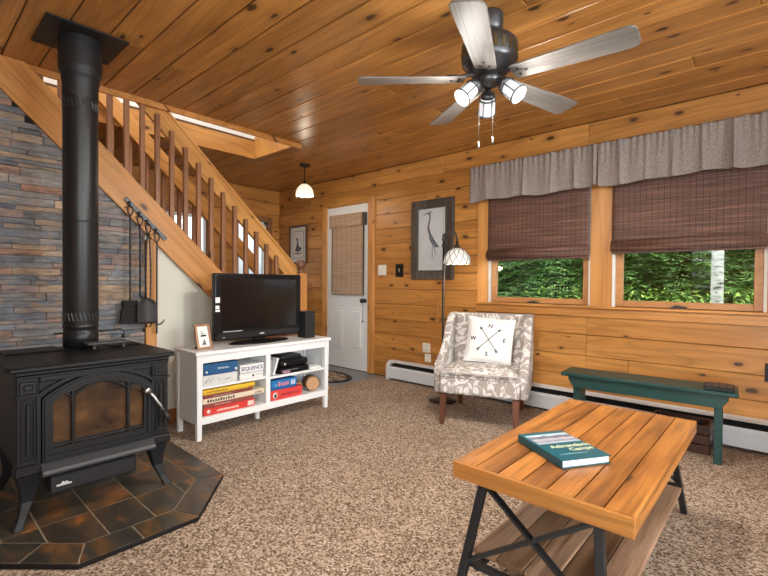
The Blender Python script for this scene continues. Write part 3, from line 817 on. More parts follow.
b = MB(); b.tube([(PX + .02, PY - .125, .80), (PX + .02, PY + .14, .80), (PX + .04, PY + .185, .806), (PX + .05, PY + .20, .79), (PX + .05, PY + .195, .765)], .004, 6); b.ball((PX + .05, PY + .195, .765), .011, n=10); b.build('damper_rod', wrought, sp)
b = MB()
b.box(PX + .10, PX + .19, PY - .015, PY + .185, .743, .753, .003)
for yy in (PY + .02, PY + .16): b.bar((PX + .17, yy, .7165), (PX + .15, yy, .746), .012, .012)
single(b, 'cast_trivet', plain('grey_iron', (.075, .072, .07), .5), 'flat grey iron trivet on the stove top against the pipe', 'trivet', loc=(PX + .15, PY + .085, .7145))

# ------------------------------------------------------------------ fire tools
t = thing('tool_rack', 'steel bar with hooks screwed to the sloping stair stringer', 'tool rack', (-3.395, 1.2, 1.52))
b = MB(); b.bar((-3.394, 1.083, 1.655), (-3.394, 1.358, 1.387), .010, .032, (0, 1, 1), .003); b.build('rack_bar', plain('rack_steel', (.10, .105, .115), .45, metal=.6), t)
hooks = [(1.105, 1.603), (1.168, 1.541), (1.222, 1.489), (1.280, 1.432)]
for (y, z) in hooks:
    b = MB(); b.tube([(-3.392, y, z + .015), (-3.372, y, z + .0), (-3.356, y, z - .012), (-3.352, y, z + .004)], .0045, 6); b.lathe([(0, -.004), (.012, -.004), (.012, .004), (0, .004)], (-3.388, y, z + .02), 12, Matrix.Rotation(PI / 2, 3, 'Y')); b.build('hook', wrought, t)
XT = -3.360
def loop_handle(b, y, z, r=.017):
    b.tube([(XT, y + r * math.sin(a) * (1.0 + .25 * math.cos(a)), z - .033 + .033 * math.cos(a)) for a in [2 * PI * k / 20 for k in range(21)]], .0052, 6)
def rod(b, y, zt, zb, twist=True):
    n = 40; b.tube([(XT, y, zt + (zb - zt) * k / n) for k in range(n + 1)], [(.0062 + (.0022 if (twist and (k // 2) % 2) else 0)) for k in range(n + 1)], 8)
y, z = hooks[0]
b = MB(); loop_handle(b, y, z - .002); rod(b, y, z - .066, .93); tl = thing('hearth_brush', 'black hearth brush hanging at the stove end of the tool rack', 'brush', (XT, y, z)); b.build('handle', wrought, tl)
b = MB(); b.box(XT - .022, XT + .022, y - .052, y + .045, .90, .945, .006); b.prism([(XT - .018, y - .050, .90), (XT - .018, y + .043, .90), (XT - .018, y + .060, .79), (XT - .018, y - .066, .79)], (.036, 0, 0)); b.build('bristles', plain('black_bristles', (.018, .016, .016), .95, nscale=300, nbump=.8), tl)
y, z = hooks[1]
b = MB(); loop_handle(b, y, z - .002); rod(b, y, z - .066, .97)
tl = thing('ash_shovel', 'black ash shovel with round shouldered blade hanging on the tool rack', 'shovel', (XT, y, z)); b.build('handle', wrought, tl)
b = MB()
cyl_y = y + .04
def blade(u, v):
    yy = (u - .5); w = .062 * min(1, (v / .22) ** .5 if v < .22 else 1); zz = .965 - .185 * v
    return (XT + .036 + .022 * (2 * yy) ** 2 - .008 * v, cyl_y - .012 + yy * 2 * w, zz)
b.sheet(blade, 14, 10, (-.003, 0, 0)); b.tube([(XT, y, .975), (XT + .014, y + .012, .96), (XT + .030, cyl_y - .012, .94)], .007, 8); b.build('blade', plain('shovel_iron', (.035, .035, .038), .5), tl)
y, z = hooks[2]
tl = thing('fire_tongs', 'black fire tongs hanging between the ash shovel and the poker', 'tongs', (XT, y, z))
b = MB(); loop_handle(b, y, z - .002); b.build('handle', wrought, tl)
for s_ in (-1, 1):
    b = MB(); n = 30; b.tube([(XT + s_ * .006, y + s_ * (.004 + .010 * math.sin(PI * k / n)), z - .066 + (.80 - z + .066) * k / n) for k in range(n + 1)], [.005 + (.0018 if k % 2 else 0) for k in range(n + 1)], 6)
    b.tube([(XT + s_ * .006, y + s_ * .004, .80), (XT + s_ * .006, y + s_ * .018, .775), (XT + s_ * .006, y + s_ * .006, .752)], .005, 6)
    b.build('arm', wrought, tl)
y, z = hooks[3]
tl = thing('fire_poker', 'black fire poker with side hook hanging over the wooden wall trim', 'poker', (XT, y, z))
b = MB(); loop_handle(b, y, z - .002); b.build('handle', wrought, tl)
b = MB(); rod(b, y, z - .066, .70, False); sh_ = b.build('shaft', wrought, tl)
b = MB(); b.tube([(XT, y, .77), (XT, y + .022, .765), (XT, y + .045, .785), (XT, y + .055, .80)], [.006, .0055, .005, .003], 6); b.build('side_hook', wrought, sh_)

# ------------------------------------------------------------------ TV stand
ts = thing('tv_stand', 'white media stand with four open cubbies against the cream wall', 'tv stand', (-3.07, 1.945, 0))
X0, X1, Y0, Y1 = -3.235, -2.90, 1.36, 2.522
b = MB(); b.box(X0 - .008, X1 + .012, Y0 - .012, Y1 + .012, .580, .605, .004, 2); b.build('top', white_paint, ts)
for (x, y) in ((X0, Y0), (X1 - .045, Y0), (X0, Y1 - .045), (X1 - .045, Y1 - .045)):
    b = MB(); b.hexa([(x + .006, y + .006, 0), (x + .039, y + .006, 0), (x + .039, y + .039, 0), (x + .006, y + .039, 0), (x, y, .58), (x + .045, y, .58), (x + .045, y + .045, .58), (x, y + .045, .58)], .003)
    b.build('leg', white_paint, ts)
for y in (Y0 + .010, Y1 - .026):
    b = MB(); b.box(X0 + .045, X1 - .045, y, y + .016, .105, .58); b.build('side_panel', white_paint, ts)
b = MB(); b.box(X0 + .006, X0 + .014, Y0 + .03, Y1 - .03, .105, .58); b.build('back_panel', white_paint, ts)
b = MB(); b.box(X1 - .030, X1 - .006, Y0 + .045, Y1 - .045, .524, .580, .002); b.build('top_rail', white_paint, ts)
b = MB(); b.box(X0 + .014, X1 - .008, Y0 + .026, Y1 - .026, .105, .155, .002); b.build('bottom_shelf', white_paint, ts)
b = MB(); b.box(X0 + .014, X1 - .012, 1.903, 1.942, .155, .58, .002); b.build('divider', white_paint, ts)
b = MB(); b.box(X0 + .014, X1 - .020, Y0 + .026, 1.903, .343, .360, .002); b.build('shelf', white_paint, ts)
b = MB(); b.box(X0 + .014, X1 - .020, 1.942, Y1 - .026, .330, .347, .002); b.build('shelf', white_paint, ts)
b = MB(); b.box(X0 + .15, X0 + .18, 1.91, 1.94, 0, .105, .002); b.build('center_foot', white_paint, ts)
# games
def gamebox(name, y0, y1, z0, h, cols, label, d0=-3.17, d1=-2.925, marks=(), group='board games on the tv stand', cat='game box', lid=.62):
    z0 += .0006; h -= .0010
    t = thing(name, label, cat, ((d0 + d1) / 2, (y0 + y1) / 2, z0), group)
    m0 = plain(name + '_card_' + str(round(y0 * 100)) + str(round(z0 * 100)), cols[0], .45)
    mt = plain(name + '_tray_' + str(round(y0 * 100)) + str(round(z0 * 100)), cols[1] if len(cols) > 1 else cols[0], .45)
    b = MB(); b.box(d0 + .003, d1 - .002, y0 + .003, y1 - .003, z0, z0 + h * (1 - lid) + .01, .001); b.build('tray', mt, t)
    b = MB(); b.box(d0, d1, y0, y1, z0 + h * (1 - lid), z0 + h, .0015); lidp = b.build('lid', m0, t)
    for (kind, cy, cz, wy, hz, col) in marks:
        mm = plain('ink_%d_%d_%d' % tuple(int(c * 255) for c in col), col, .5)
        b = MB()
        if kind == 'bar': b.box(d1 - .0005, d1 + .0008, cy - wy / 2, cy + wy / 2, cz - hz / 2, cz + hz / 2)
        elif kind == 'dashes':
            n = max(3, int(wy / (hz * .8))); rr = random.Random(int(cy * 1000))
            for k in range(n):
                a = cy - wy / 2 + wy * k / n; hh = hz * rr.uniform(.6, 1)
                b.box(d1 - .0005, d1 + .0008, a, a + wy / n * .68, cz - hz / 2, cz - hz / 2 + hh)
        elif kind == 'disc': b.lathe([(0, .0), (wy / 2, .0), (wy / 2, .0008), (0, .0008)], (d1 - .0002, cy, cz), 16, Matrix.Rotation(PI / 2, 3, 'Y') @ Matrix.Diagonal(Vector((hz / wy, 1, 1))))
        elif kind == 'slash': b.bar((d1, cy - wy / 2, cz - hz / 2), (d1, cy + wy / 2, cz + hz / 2), .0016, .007, (1, 0, 0))
        else: b.text(kind, hz, FX(cy, cz, d1 + .0004), .0008, bold=.0005, sx=.92)
        b.build('lettering' if kind not in ('slash', 'disc') else 'printed_mark', mm, lidp)
    return t
WHT, BLK, CRM = (.80, .80, .78), (.02, .02, .025), (.75, .68, .55)
gamebox('game_box', 1.415, 1.672, .360, .072, [(.62, .63, .62)], 'white game box with grey slashes on the upper left shelf', marks=[('slash', 1.445, .398, .03, .035, (.12, .12, .14)), ('slash', 1.475, .40, .025, .035, (.2, .21, .25)), ('slash', 1.53, .40, -.022, .03, (.3, .33, .40)), ('slash', 1.60, .392, .04, .012, (.3, .32, .36)), ('slash', 1.57, .395, -.03, .012, (.35, .36, .4))], lid=.5)
gamebox('game_box', 1.418, 1.676, .433, .078, [(.012, .085, .22)], 'dark blue game box lying on top of the white slashed box', marks=[('dashes', 1.565, .475, .085, .014, (.45, .55, .65)), ('disc', 1.44, .455, .016, .016, (.7, .72, .7)), ('disc', 1.66, .455, .022, .02, (.75, .75, .72))], lid=.8)
gamebox('game_box', 1.690, 1.888, .361, .040, [(.76, .76, .75)], 'flat plain white game box beneath the one with blue capitals', marks=[('disc', 1.80, .383, .018, .018, (.05, .03, .12)), ('bar', 1.85, .385, .05, .006, (.35, .35, .40))], lid=.5)
gamebox('game_box', 1.692, 1.890, .402, .066, [(.78, .78, .78)], 'white game box lettered in dark blue capitals on upper shelf', marks=[('SEQUENCE', 1.791, .438, .16, .040, (.025, .03, .12)), ('bar', 1.79, .410, .18, .004, (.30, .33, .45))], lid=.7)
gamebox('game_box', 1.418, 1.815, .155, .052, [(.62, .045, .035)], 'bright red game box at the bottom of the lower left stack', marks=[('dashes', 1.60, .180, .17, .016, (.85, .70, .62)), ('disc', 1.455, .182, .026, .026, (.8, .78, .7)), ('bar', 1.78, .182, .05, .034, (.80, .62, .58))], lid=.75)
gamebox('game_box', 1.420, 1.800, .2075, .028, [(.28, .065, .055)], 'thin dark red game box above the bright red one', marks=[('dashes', 1.56, .222, .12, .010, (.55, .3, .25))], lid=.7)
gamebox('game_box', 1.415, 1.895, .236, .036, [(.72, .62, .48)], 'wide cream game box in the middle of the lower left stack', marks=[('dashes', 1.55, .256, .21, .022, (.10, .05, .03)), ('dashes', 1.845, .254, .06, .016, (.25, .16, .10))], lid=.8)
gamebox('game_box', 1.420, 1.795, .2725, .024, [(.22, .05, .045)], 'thin maroon game box under the yellow one', marks=[('dashes', 1.56, .284, .14, .009, (.45, .25, .2))], lid=.7)
gamebox('game_box', 1.415, 1.815, .297, .036, [(.72, .46, .03), (.60, .38, .03)], 'yellow game box on top of the lower left stack', marks=[('dashes', 1.52, .318, .15, .013, (.30, .14, .03)), ('bar', 1.78, .306, .05, .010, (.35, .18, .05))], lid=.7)
gamebox('game_box', 1.955, 2.255, .155, .078, [(.66, .055, .05)], 'red game box with an oval badge on the lower right shelf', marks=[('disc', 1.995, .192, .040, .05, (.82, .82, .8)), ('disc', 1.995, .190, .018, .036, (.03, .03, .03)), ('dashes', 2.135, .192, .17, .020, (.30, .03, .03))], lid=.8)
gamebox('game_box', 1.958, 2.200, .234, .076, [(.02, .16, .42), (.015, .10, .30)], 'blue game box lying on the red one with the badge', marks=[('dashes', 2.075, .278, .11, .034, (.62, .20, .26)), ('dashes', 2.165, .278, .045, .042, (.62, .66, .78)), ('disc', 2.0, .27, .03, .02, (.1, .35, .6))], lid=.75)
# wood slice
b = MB(); Mr = Matrix.Rotation(-.35, 3, 'Z') @ Matrix.Rotation(PI / 2, 3, 'Y')
b.lathe([(0, -.05), (.056, -.05), (.062, -.045), (.062, .045), (.056, .05)], (-3.0, 2.405, .218), 28, Mr); b.mi = 1; b.lathe([(.056, .05), (.04, .0515), (.02, .051), (0, .0515)], (-3.0, 2.405, .218), 28, Mr)
def rings_mat():
    m, n = mk('end_grain'); co = n('TexCoord').outputs['Object']
    w = n('TexWave', {'Vector': co, 'Scale': 22.0, 'Distortion': 1.5}, wave_type='RINGS', rings_direction='SPHERICAL').outputs[0]
    n.put('Base Color', ramp(n, w, [(0, (.38, .20, .09)), (1, (.55, .34, .18))])); n.put('Roughness', .6); return m
single(b, 'wood_slice', [plain('log_bark', (.16, .075, .035), .8, var=.4, nscale=30), rings_mat()], 'round sawn wood slice standing on the lower right shelf', 'wood slice', loc=(-3.0, 2.405, .155))
b = MB(); b.lathe([(0, -.03), (.038, -.03), (.0425, -.025), (.0425, .025), (.038, .03), (0, .03)], (-3.06, 2.300, .1985), 24, Matrix.Rotation(-.2, 3, 'Z') @ Matrix.Rotation(PI / 2, 3, 'Y'))
single(b, 'round_wooden_box', plain('turned_wood', (.30, .15, .065), .5, var=.3, nscale=18), 'round brown wooden box between the blue game box and wood slice', 'box', loc=(-3.06, 2.300, .156))
# electronics on the upper right shelf
t = thing('disc_player', 'low black disc player on the upper right shelf', 'disc player', (-3.05, 2.22, .347))
b = MB(); b.box(-3.20, -2.935, 2.045, 2.330, .3478, .392, .004); b.build('body', black_pl, t)
b = MB(); b.box(-2.9352, -2.934, 2.06, 2.22, .372, .378); b.build('disc_tray', plain('grey_line', (.2, .2, .21), .4), t)
b = MB(); b.box(-2.9352, -2.934, 2.07, 2.14, .354, .368); b.build('printed_mark', plain('pink_sticker', (.5, .25, .33), .5), t)
t = thing('game_console', 'rounded black game console resting on the low disc player', 'game console', (-3.06, 2.20, .3925))
b = MB(); b.box(-3.19, -2.945, 2.06, 2.335, .3935, .455, .022, 4); b.build('body', black_pl, t)
b = MB(); b.box(-3.15, -2.99, 2.10, 2.30, .4545, .480, .010, 3); b.build('lid', plain('console_grey', (.035, .037, .042), .25), t)
b = MB(); b.lathe([(0, -.001), (.012, -.001), (.012, .001), (0, .001)], (-2.9445, 2.10, .42), 14, Matrix.Rotation(PI / 2, 3, 'Y')); b.build('button', chrome, t)
b = MB(); M = Matrix.Translation((-3.03, 2.005, .419)) @ Matrix.Rotation(-.32, 4, 'X'); b.obox(M, .20, .014, .135, .002)
o = single(b, 'disc_case', white_paint, 'white disc case leaning against the black disc player', 'disc case', 'disc cases leaning on the upper right shelf', loc=(-3.03, 2.005, .347))
b = MB(); M = Matrix.Translation((-3.03, 1.962, .409)) @ Matrix.Rotation(-.12, 4, 'X'); b.obox(M, .19, .014, .122, .002)
single(b, 'disc_case', plain('grey_case', (.38, .37, .36), .4), 'grey disc case standing beside the cubby divider', 'disc case', 'disc cases leaning on the upper right shelf', loc=(-3.03, 1.962, .347))
b = MB(); b.box(-3.16, -2.945, 2.352, 2.470, .3478, .363, .002); single(b, 'manual', paper, 'thin white booklet lying at the right end of upper shelf', 'booklet', 'booklets on the upper right shelf', loc=(-3.05, 2.41, .347))
b = MB(); b.box(-3.16, -2.965, 2.356, 2.460, .3635, .378, .002); single(b, 'manual', plain('grey_cover', (.45, .45, .46), .5), 'grey covered booklet lying on the white booklet', 'booklet', 'booklets on the upper right shelf', loc=(-3.05, 2.41, .3635))

# ------------------------------------------------------------------ TV
tv = thing('flat_screen_tv', 'black flat screen television standing on the white media stand', 'television', (-3.09, 1.95, .605))
b = MB(); b.box(-3.10, -3.05, 1.560, 2.334, .642, 1.142, .010, 3); b.box(-3.135, -3.098, 1.66, 2.24, .68, 1.08, .02, 2); b.build('casing', black_pl, tv)
b = MB(); b.box(-3.0515, -3.0485, 1.612, 2.282, .722, 1.102); b.build('screen', tvscreen, tv)
b = MB(); b.box(-3.0515, -3.046, 1.575, 2.320, .655, .700, .003); b.build('speaker_bar', plain('bar_black', (.018, .018, .02), .25), tv)
b = MB(); b.box(-3.0475, -3.0455, 1.625, 1.78, .7065, .7115); b.text('.', .01, FX(1.95, .69, -3.0455), .001); b.box(-3.0465, -3.0455, 1.93, 1.97, .672, .680); b.box(-3.0465, -3.0455, 1.62, 1.64, .664, .668); b.build('printed_mark', silver_mark, tv)
b = MB(); b.box(-3.0505, -3.0485, 1.566, 1.600, .925, .965); b.box(-3.0505, -3.0485, 1.567, 1.595, .880, .905); b.box(-3.0505, -3.0485, 1.566, 1.600, .86, .875); b.build('sticker', paper, tv)
b = MB(); b.box(-3.09, -3.06, 1.90, 2.0, .615, .66, .004); b.build('neck', black_pl, tv)
b = MB(); b.lathe([(0, 0), (.15, 0), (.15, .006), (.135, .014), (0, .018)], (-3.08, 1.955, .6055), 40, Matrix.Diagonal(Vector((.70, 1.75, 1)))); b.build('foot', black_pl, tv)
t = thing('speaker', 'small black upright speaker at the door end of the media stand', 'speaker', (-3.04, 2.39, .605))
b = MB(); b.box(-3.10, -2.985, 2.335, 2.437, .6055, .832, .006, 2); b.build('cabinet', black_mat, t)
b = MB(); b.box(-2.986, -2.981, 2.342, 2.430, .612, .825, .003); b.build('grille', plain('speaker_cloth', (.016, .016, .017), .9, nscale=500, nbump=.5), t)
# photo frame
t = thing('photo_frame', 'small pine photo frame leaning beside the television', 'photo frame', (-3.0, 1.465, .606), rz=0)
t.rotation_euler = (0, 0, math.radians(10))
Mt = Matrix.Rotation(math.radians(-14), 4, 'Y')
b = MB(); w, h = .118, .178
for (y0, y1, z0, z1) in ((-w / 2, w / 2, 0, .016), (-w / 2, w / 2, h - .016, h), (-w / 2, -w / 2 + .016, .016, h - .016), (w / 2 - .016, w / 2, .016, h - .016)): b.box(-.008, .008, y0, y1, z0, z1, .002)
b.xform(Mt); b.build('frame', wood('frame_pine', (.36, .19, .10), (.52, .31, .19), 'Z', knots=0), t, True)
b = MB(); b.box(-.004, .001, -w / 2 + .014, w / 2 - .014, .014, h - .014); b.mi = 1; b.prism([(.0012, -.018, .03), (.0012, .018, .03), (.0012, .012, .05), (.0012, .004, .075), (.0012, -.006, .052)], (.0006, 0, 0))
for k in range(3): b.box(.0010, .0018, -.018, .014 - .006 * k, .098 + .012 * k, .1025 + .012 * k)
b.xform(Mt); b.build('print', [paper, plain('print_grey', (.12, .13, .15), .7)], t, True)
b = MB(); b.prism([(-.012, -.02, .10), (-.012, .02, .10), (-.075, .03, 0.0), (-.075, -.03, 0.0)], (-.004, 0, 0)); b.build('easel_back', black_mat, t, True)

# ------------------------------------------------------------------ coffee table
ct = thing('coffee_table', 'rustic plank coffee table with black metal legs and lower shelf', 'coffee table', (-.56, 1.87, 0))
TX0, TX1, TY0, TY1, TZ = -.842, -.278, 1.300, 2.440, .466
b = MB(); nP = 7; wd = (TX1 - TX0) / nP; r = random.Random(5)
for k in range(nP):
    b.box(TX0 + wd * k + .0020, TX0 + wd * (k + 1) - .0020, TY0 + .016, TY1 - .016, TZ - .022, TZ - r.uniform(0, .0012), .0018)
b.build('tabletop', tableW, ct)
b = MB(); b.box(TX0 + .018, TX1 - .018, TY0 + .016, TY1 - .016, TZ - .032, TZ - .0225); b.build('underboard', groove, ct)
for yy in (TY0, TY1 - .016):
    b = MB(); b.box(TX0, TX1, yy, yy + .016, TZ - .055, TZ - .0005, .002); b.build('end_apron', tableWX, ct)
for xx in (TX0, TX1 - .018):
    b = MB(); b.box(xx, xx + .018, TY0 + .016, TY1 - .016, TZ - .055, TZ - .023, .002); b.build('side_apron', tableW, ct)
blackM = plain('black_steel', (.014, .015, .017), .38, spec=.5)
LEG = {}
for sx in (-1, 1):
    for sy in (-1, 1):
        cx, cy = (TX0 + TX1) / 2, (TY0 + TY1) / 2
        top = Vector((cx + sx * .182, cy + sy * .525, TZ - .05)); foot = Vector((cx + sx * .232, cy + sy * .635, 0))
        LEG[(sx, sy)] = (top, foot)
        b = MB(); b.bar(top, foot, .026, .026, (1, 0, 0), .002); b.build('leg', blackM, ct)
for sy in (-1, 1):
    for a, c in (((-1, .02), (1, .62)), ((-1, .62), (1, .02))):
        p = LEG[(a[0], sy)][0].lerp(LEG[(a[0], sy)][1], a[1]); q = LEG[(c[0], sy)][0].lerp(LEG[(c[0], sy)][1], c[1])
        b = MB(); b.bar(p, q, .012 if a[1] > .3 else .010, .026, (0, 1, 0), .001); b.build('brace', blackM, ct)
b = MB(); n5 = 5; sx0, sx1 = -.797, -.325; wd = (sx1 - sx0) / n5
for k in range(n5): b.box(sx0 + wd * k + .002, sx0 + wd * (k + 1) - .002, 1.36, 2.405, .136, .156, .002)
b.build('shelf', shelfW, ct)
for yy in (1.30, 2.44):
    b = MB(); b.bar((sx0 + .02, yy, .145), (sx1 - .02, yy, .145), .02, .02)
    for xx in (sx0 + .05, sx1 - .05): b.bar((xx, yy, .130), (xx, yy + (.10 if yy < 2 else -.10), .130), .02, .012)
    b.build('shelf_bracket', blackM, ct)
# book on the table
bk = thing('book', 'teal hardcover book lying on the plank coffee table', 'book', (-.595, 1.648, TZ), rz=math.atan2(-.239, .194))
A = Vector((-.759, 1.670)); B_ = Vector((-.548, 1.428)); C_ = Vector((-.435, 1.618)); D_ = Vector((-.630, 1.857))
# spine runs A-B; local x runs across the cover (B->C), local y from B to A
ex = ((C_ - B_) + (D_ - A)).normalized(); ey = ((A - B_) + (D_ - C_)).normalized()
wB, hB = .88 * .5 * ((C_ - B_).length + (D_ - A).length), .84 * .5 * ((A - B_).length + (D_ - C_).length)
ey = Vector((-ex.y, ex.x))
cc = (A + B_ + C_ + D_) / 4
bk.location = (cc.x, cc.y, TZ + .0005); bk.rotation_euler = (0, 0, math.atan2(ex.y, ex.x))
teal = plain('teal_book_cloth', (.005, .098, .135), .3)
b = MB(); w2, h2 = wB / 2, hB / 2
b.box(-w2, w2, -h2, h2, 0, .003, .001); b.box(-w2, w2, -h2, h2, .025, .028, .001); b.box(-w2, -w2 + .004, -h2, h2, 0, .028, .0015); b.build('cover', teal, bk, True)
b = MB(); b.box(-w2 + .004, w2 - .005, -h2 + .006, h2 - .006, .003, .025); b.build('pages', plain('page_edges', (.72, .70, .66), .8), bk, True)
def lake_mat():
    m, n = mk('lake_picture'); s = n('SeparateXYZ', {0: n('TexCoord').outputs['Object']})
    f = n('TexNoise', {'Vector': obj_co(n, (30, 90, 1)), 'Scale': 1.0, 'Detail': 4}).outputs[0]
    t_ = mth(n, 'ADD', mth(n, 'MULTIPLY', mth(n, 'SUBTRACT', s.outputs[1], h2 * .12), 1 / (h2 * .72)), mth(n, 'MULTIPLY', mth(n, 'SUBTRACT', f, .5), .35))
    n.put('Base Color', ramp(n, t_, [(0, (.42, .47, .52)), (.22, (.20, .22, .30)), (.42, (.50, .46, .50)), (.55, (.10, .12, .15)), (.72, (.16, .20, .26)), (.85, (.55, .62, .70))])); n.put('Roughness', .3); return m
b = MB(); b.box(-w2 + .012, w2 - .003, h2 * .12, h2 * .80, .0278, .0283); b.build('cover_picture', lake_mat(), bk, True)
b = MB(); M = Matrix.Translation((.018, -h2 * .14, .0285)); b.text('Adirondack', .034, M, .0006, bold=.0004); b.text('Camps', .034, Matrix.Translation((.040, -h2 * .40, .0285)), .0006, bold=.0004)
b.build('title', plain('title_ink', (.62, .66, .42), .4), bk, True)
b = MB()
for k in range(18): b.box(-w2 + .03 + .0062 * k, -w2 + .0345 + .0062 * k, -h2 * .66, -h2 * .63, .0278, .0284)
b.build('subtitle', plain('subtitle_ink', (.35, .5, .5), .4), bk, True)

# ------------------------------------------------------------------ bench
bn = thing('bench', 'dark green painted wooden bench along the wall under the windows', 'bench', (-.683, 3.375, 0), rz=math.radians(3.6))
b = MB(); b.box(-.50, .50, -.13, .13, .425, .45, .005, 2); b.build('seat', green_paint, bn, True)
for yy in (-.105, .087):
    b = MB(); b.prism([(-.455, yy, .425), (-.455, yy, .40), (-.42, yy, .345), (.42, yy, .345), (.455, yy, .40), (.455, yy, .425)], (0, .018, 0), .002); b.build('apron', green_paint, bn, True)
for xx in (-.425, .385):
    b = MB(); b.box(xx, xx + .042, -.086, .086, 0, .424, .003); b.build('leg', green_paint, bn, True)
t = thing('slotted_case', 'small black slotted case lying on the right end of the green bench', 'case', (-.275, 3.375, .45), rz=math.radians(3.6))
b = MB(); b.box(-.075, .075, -.085, .085, 0.0008, .018, .003); b.build('tray', black_mat, t, True)
b = MB()
for i in range(4):
    for j in range(3): b.box(-.066 + .034 * i, -.066 + .034 * i + .029, -.075 + .05 * j, -.075 + .05 * j + .044, .017, .026, .003)
b.build('pockets', plain('dark_grey_pockets', (.035, .034, .036), .35), t, True)
t = thing('wooden_crate', 'dark brown wooden crate on the carpet under the green bench', 'crate', (-.49, 3.56, 0))
b = MB(); x0, x1, y0, y1 = -.66, -.325, 3.45, 3.66
for (a, c) in ((.004, .055), (.066, .120), (.131, .185)):
    b.box(x0, x1, y0, y0 + .014, a, c, .002); b.box(x0, x1, y1 - .014, y1, a, c, .002); b.box(x0, x0 + .014, y0 + .014, y1 - .014, a, c, .002); b.box(x1 - .014, x1, y0 + .014, y1 - .014, a, c, .002)
b.build('slats', crateW, t)
b = MB(); b.box(x0 + .014, x1 - .014, y0 + .014, y1 - .014, .0, .016)
for (xx, yy) in ((x0 + .014, y0 + .014), (x1 - .034, y0 + .014), (x0 + .014, y1 - .034), (x1 - .034, y1 - .034)): b.box(xx, xx + .02, yy, yy + .02, .016, .185)
b.build('frame', crateW, t)

# ------------------------------------------------------------------ baseboard heaters
t = thing('baseboard_heater', 'long white baseboard heater along the window wall behind chair and bench', 'heater', (-1.6, 3.75, 0))
hx0, hx1 = -3.29, .62
b = MB(); b.box(hx0 + .03, hx1, W - .012, W - .001, .0, .205, .002); b.build('back_plate', heater_white, t)
def hprof(x, xx):
    return MB().prism([(x, 3.70, .022), (x, 3.70, .128), (x, 3.708, .150), (x, 3.712, .150), (x, 3.705, .126), (x, 3.705, .022)], (xx - x, 0, 0))
for a, c in ((hx0 + .045, -1.34), (-1.335, hx1)):
    hprof(a, c).build('cover', heater_white, t)
b = MB(); b.hexa([(hx0 + .04, 3.712, .150), (hx1, 3.712, .150), (hx1, 3.794, .168), (hx0 + .04, 3.794, .168), (hx0 + .04, 3.712, .153), (hx1, 3.712, .153), (hx1, 3.794, .172), (hx0 + .04, 3.794, .172)]); b.box(hx0 + .04, hx1, 3.72, 3.79, .03, .14); b.build('outlet_slot', black_slot, t)
b = MB(); b.hexa([(hx0 + .04, 3.740, .186), (hx1, 3.740, .186), (hx1, 3.796, .200), (hx0 + .04, 3.796, .200), (hx0 + .04, 3.740, .189), (hx1, 3.740, .189), (hx1, 3.796, .205), (hx0 + .04, 3.796, .205)]); b.build('top_lip', heater_white, t)
b = MB(); b.prism([(hx0, 3.697, 0), (hx0, 3.697, .158), (hx0, 3.74, .205), (hx0, W - .001, .205), (hx0, W - .001, 0)], (.045, 0, 0), .003); b.build('end_cap', heater_white, t)
b = MB(); b.prism([(-1.36, 3.698, .02), (-1.36, 3.698, .13), (-1.36, 3.712, .153), (-1.36, 3.716, .153), (-1.36, 3.702, .02)], (.05, 0, 0)); b.build('seam_cover', heater_white, t)

# ------------------------------------------------------------------ armchair
CH = Vector((-1.775, 3.20, 0)); CA = math.radians(20)
ch = thing('armchair', 'taupe armchair printed with white leaves in front of the window wall', 'armchair', CH, rz=CA)
b = MB()
def seat_top(u, v): pass
b.box(-.30, .30, -.315, .24, .235, .405, .025, 3); b.build('seat_base', fabric, ch, True)
b = MB()
b.sheet(lambda u, v: (-.29 + .58 * u, -.325 + .545 * v, .412 + .030 * (1 - (2 * u - 1) ** 4) * (1 - (2 * v - 1) ** 6)), 20, 20, (0, 0, -.03))
b.box(-.293, .293, -.325, .22, .362, .408, .016, 3); b.build('seat_cushion', fabric, ch, True)
b = MB(); cp = [(-.294 + .588 * k / 12, -.327, .408) for k in range(13)]; b.tube(cp, .005, 6); b.build('piping', plain('fabric_piping', (.52, .48, .45), .8), ch, True)
# back, slightly raked
b = MB()
def back_f(u, v):
    x = -.29 + .58 * u; z = .38 + .44 * v; y = .155 + .105 * v - .022 * math.sin(PI * u) * math.sin(PI * min(1, v * 1.05)) 
    return (x, y, z)
b.sheet(back_f, 16, 14, (0, .10, 0))
b.prism([(-.30, .20, .235), (-.30, .31, .235), (-.30, .375, .81), (-.30, .285, .81)], (.60, 0, 0), .015, 3)
b.build('backrest', fabric, ch, True)
# sloping arms
ctrl = [(-.265, .235), (-.275, .41), (-.262, .455), (-.20, .485), (-.10, .530), (-.02, .590), (.04, .665), (.09, .745), (.15, .800), (.24, .822), (.36, .822), (.375, .80), (.30, .235)]
for s_ in (-1, 1):
    b = MB(); xo = s_ * .352
    pts = [(xo - (.0 if 1 else 0), y, z) for y, z in ctrl]
    b.prism(pts, (-s_ * .062, 0, 0), .016, 3); b.build('arm', fabric, ch, True)
for (lx, ly, fx, fy) in ((-.27, -.275, -.275, -.30), (.27, -.275, .275, -.30), (-.25, .25, -.265, .335), (.25, .25, .265, .335)):
    b = MB(); w, v = .024, .016
    b.hexa([(fx - v, fy - v, 0), (fx + v, fy - v, 0), (fx + v, fy + v, 0), (fx - v, fy + v, 0), (lx - w, ly - w, .23), (lx + w, ly - w, .23), (lx + w, ly + w, .23), (lx - w, ly + w, .23)], .002)
    b.build('leg', legW, ch, True)
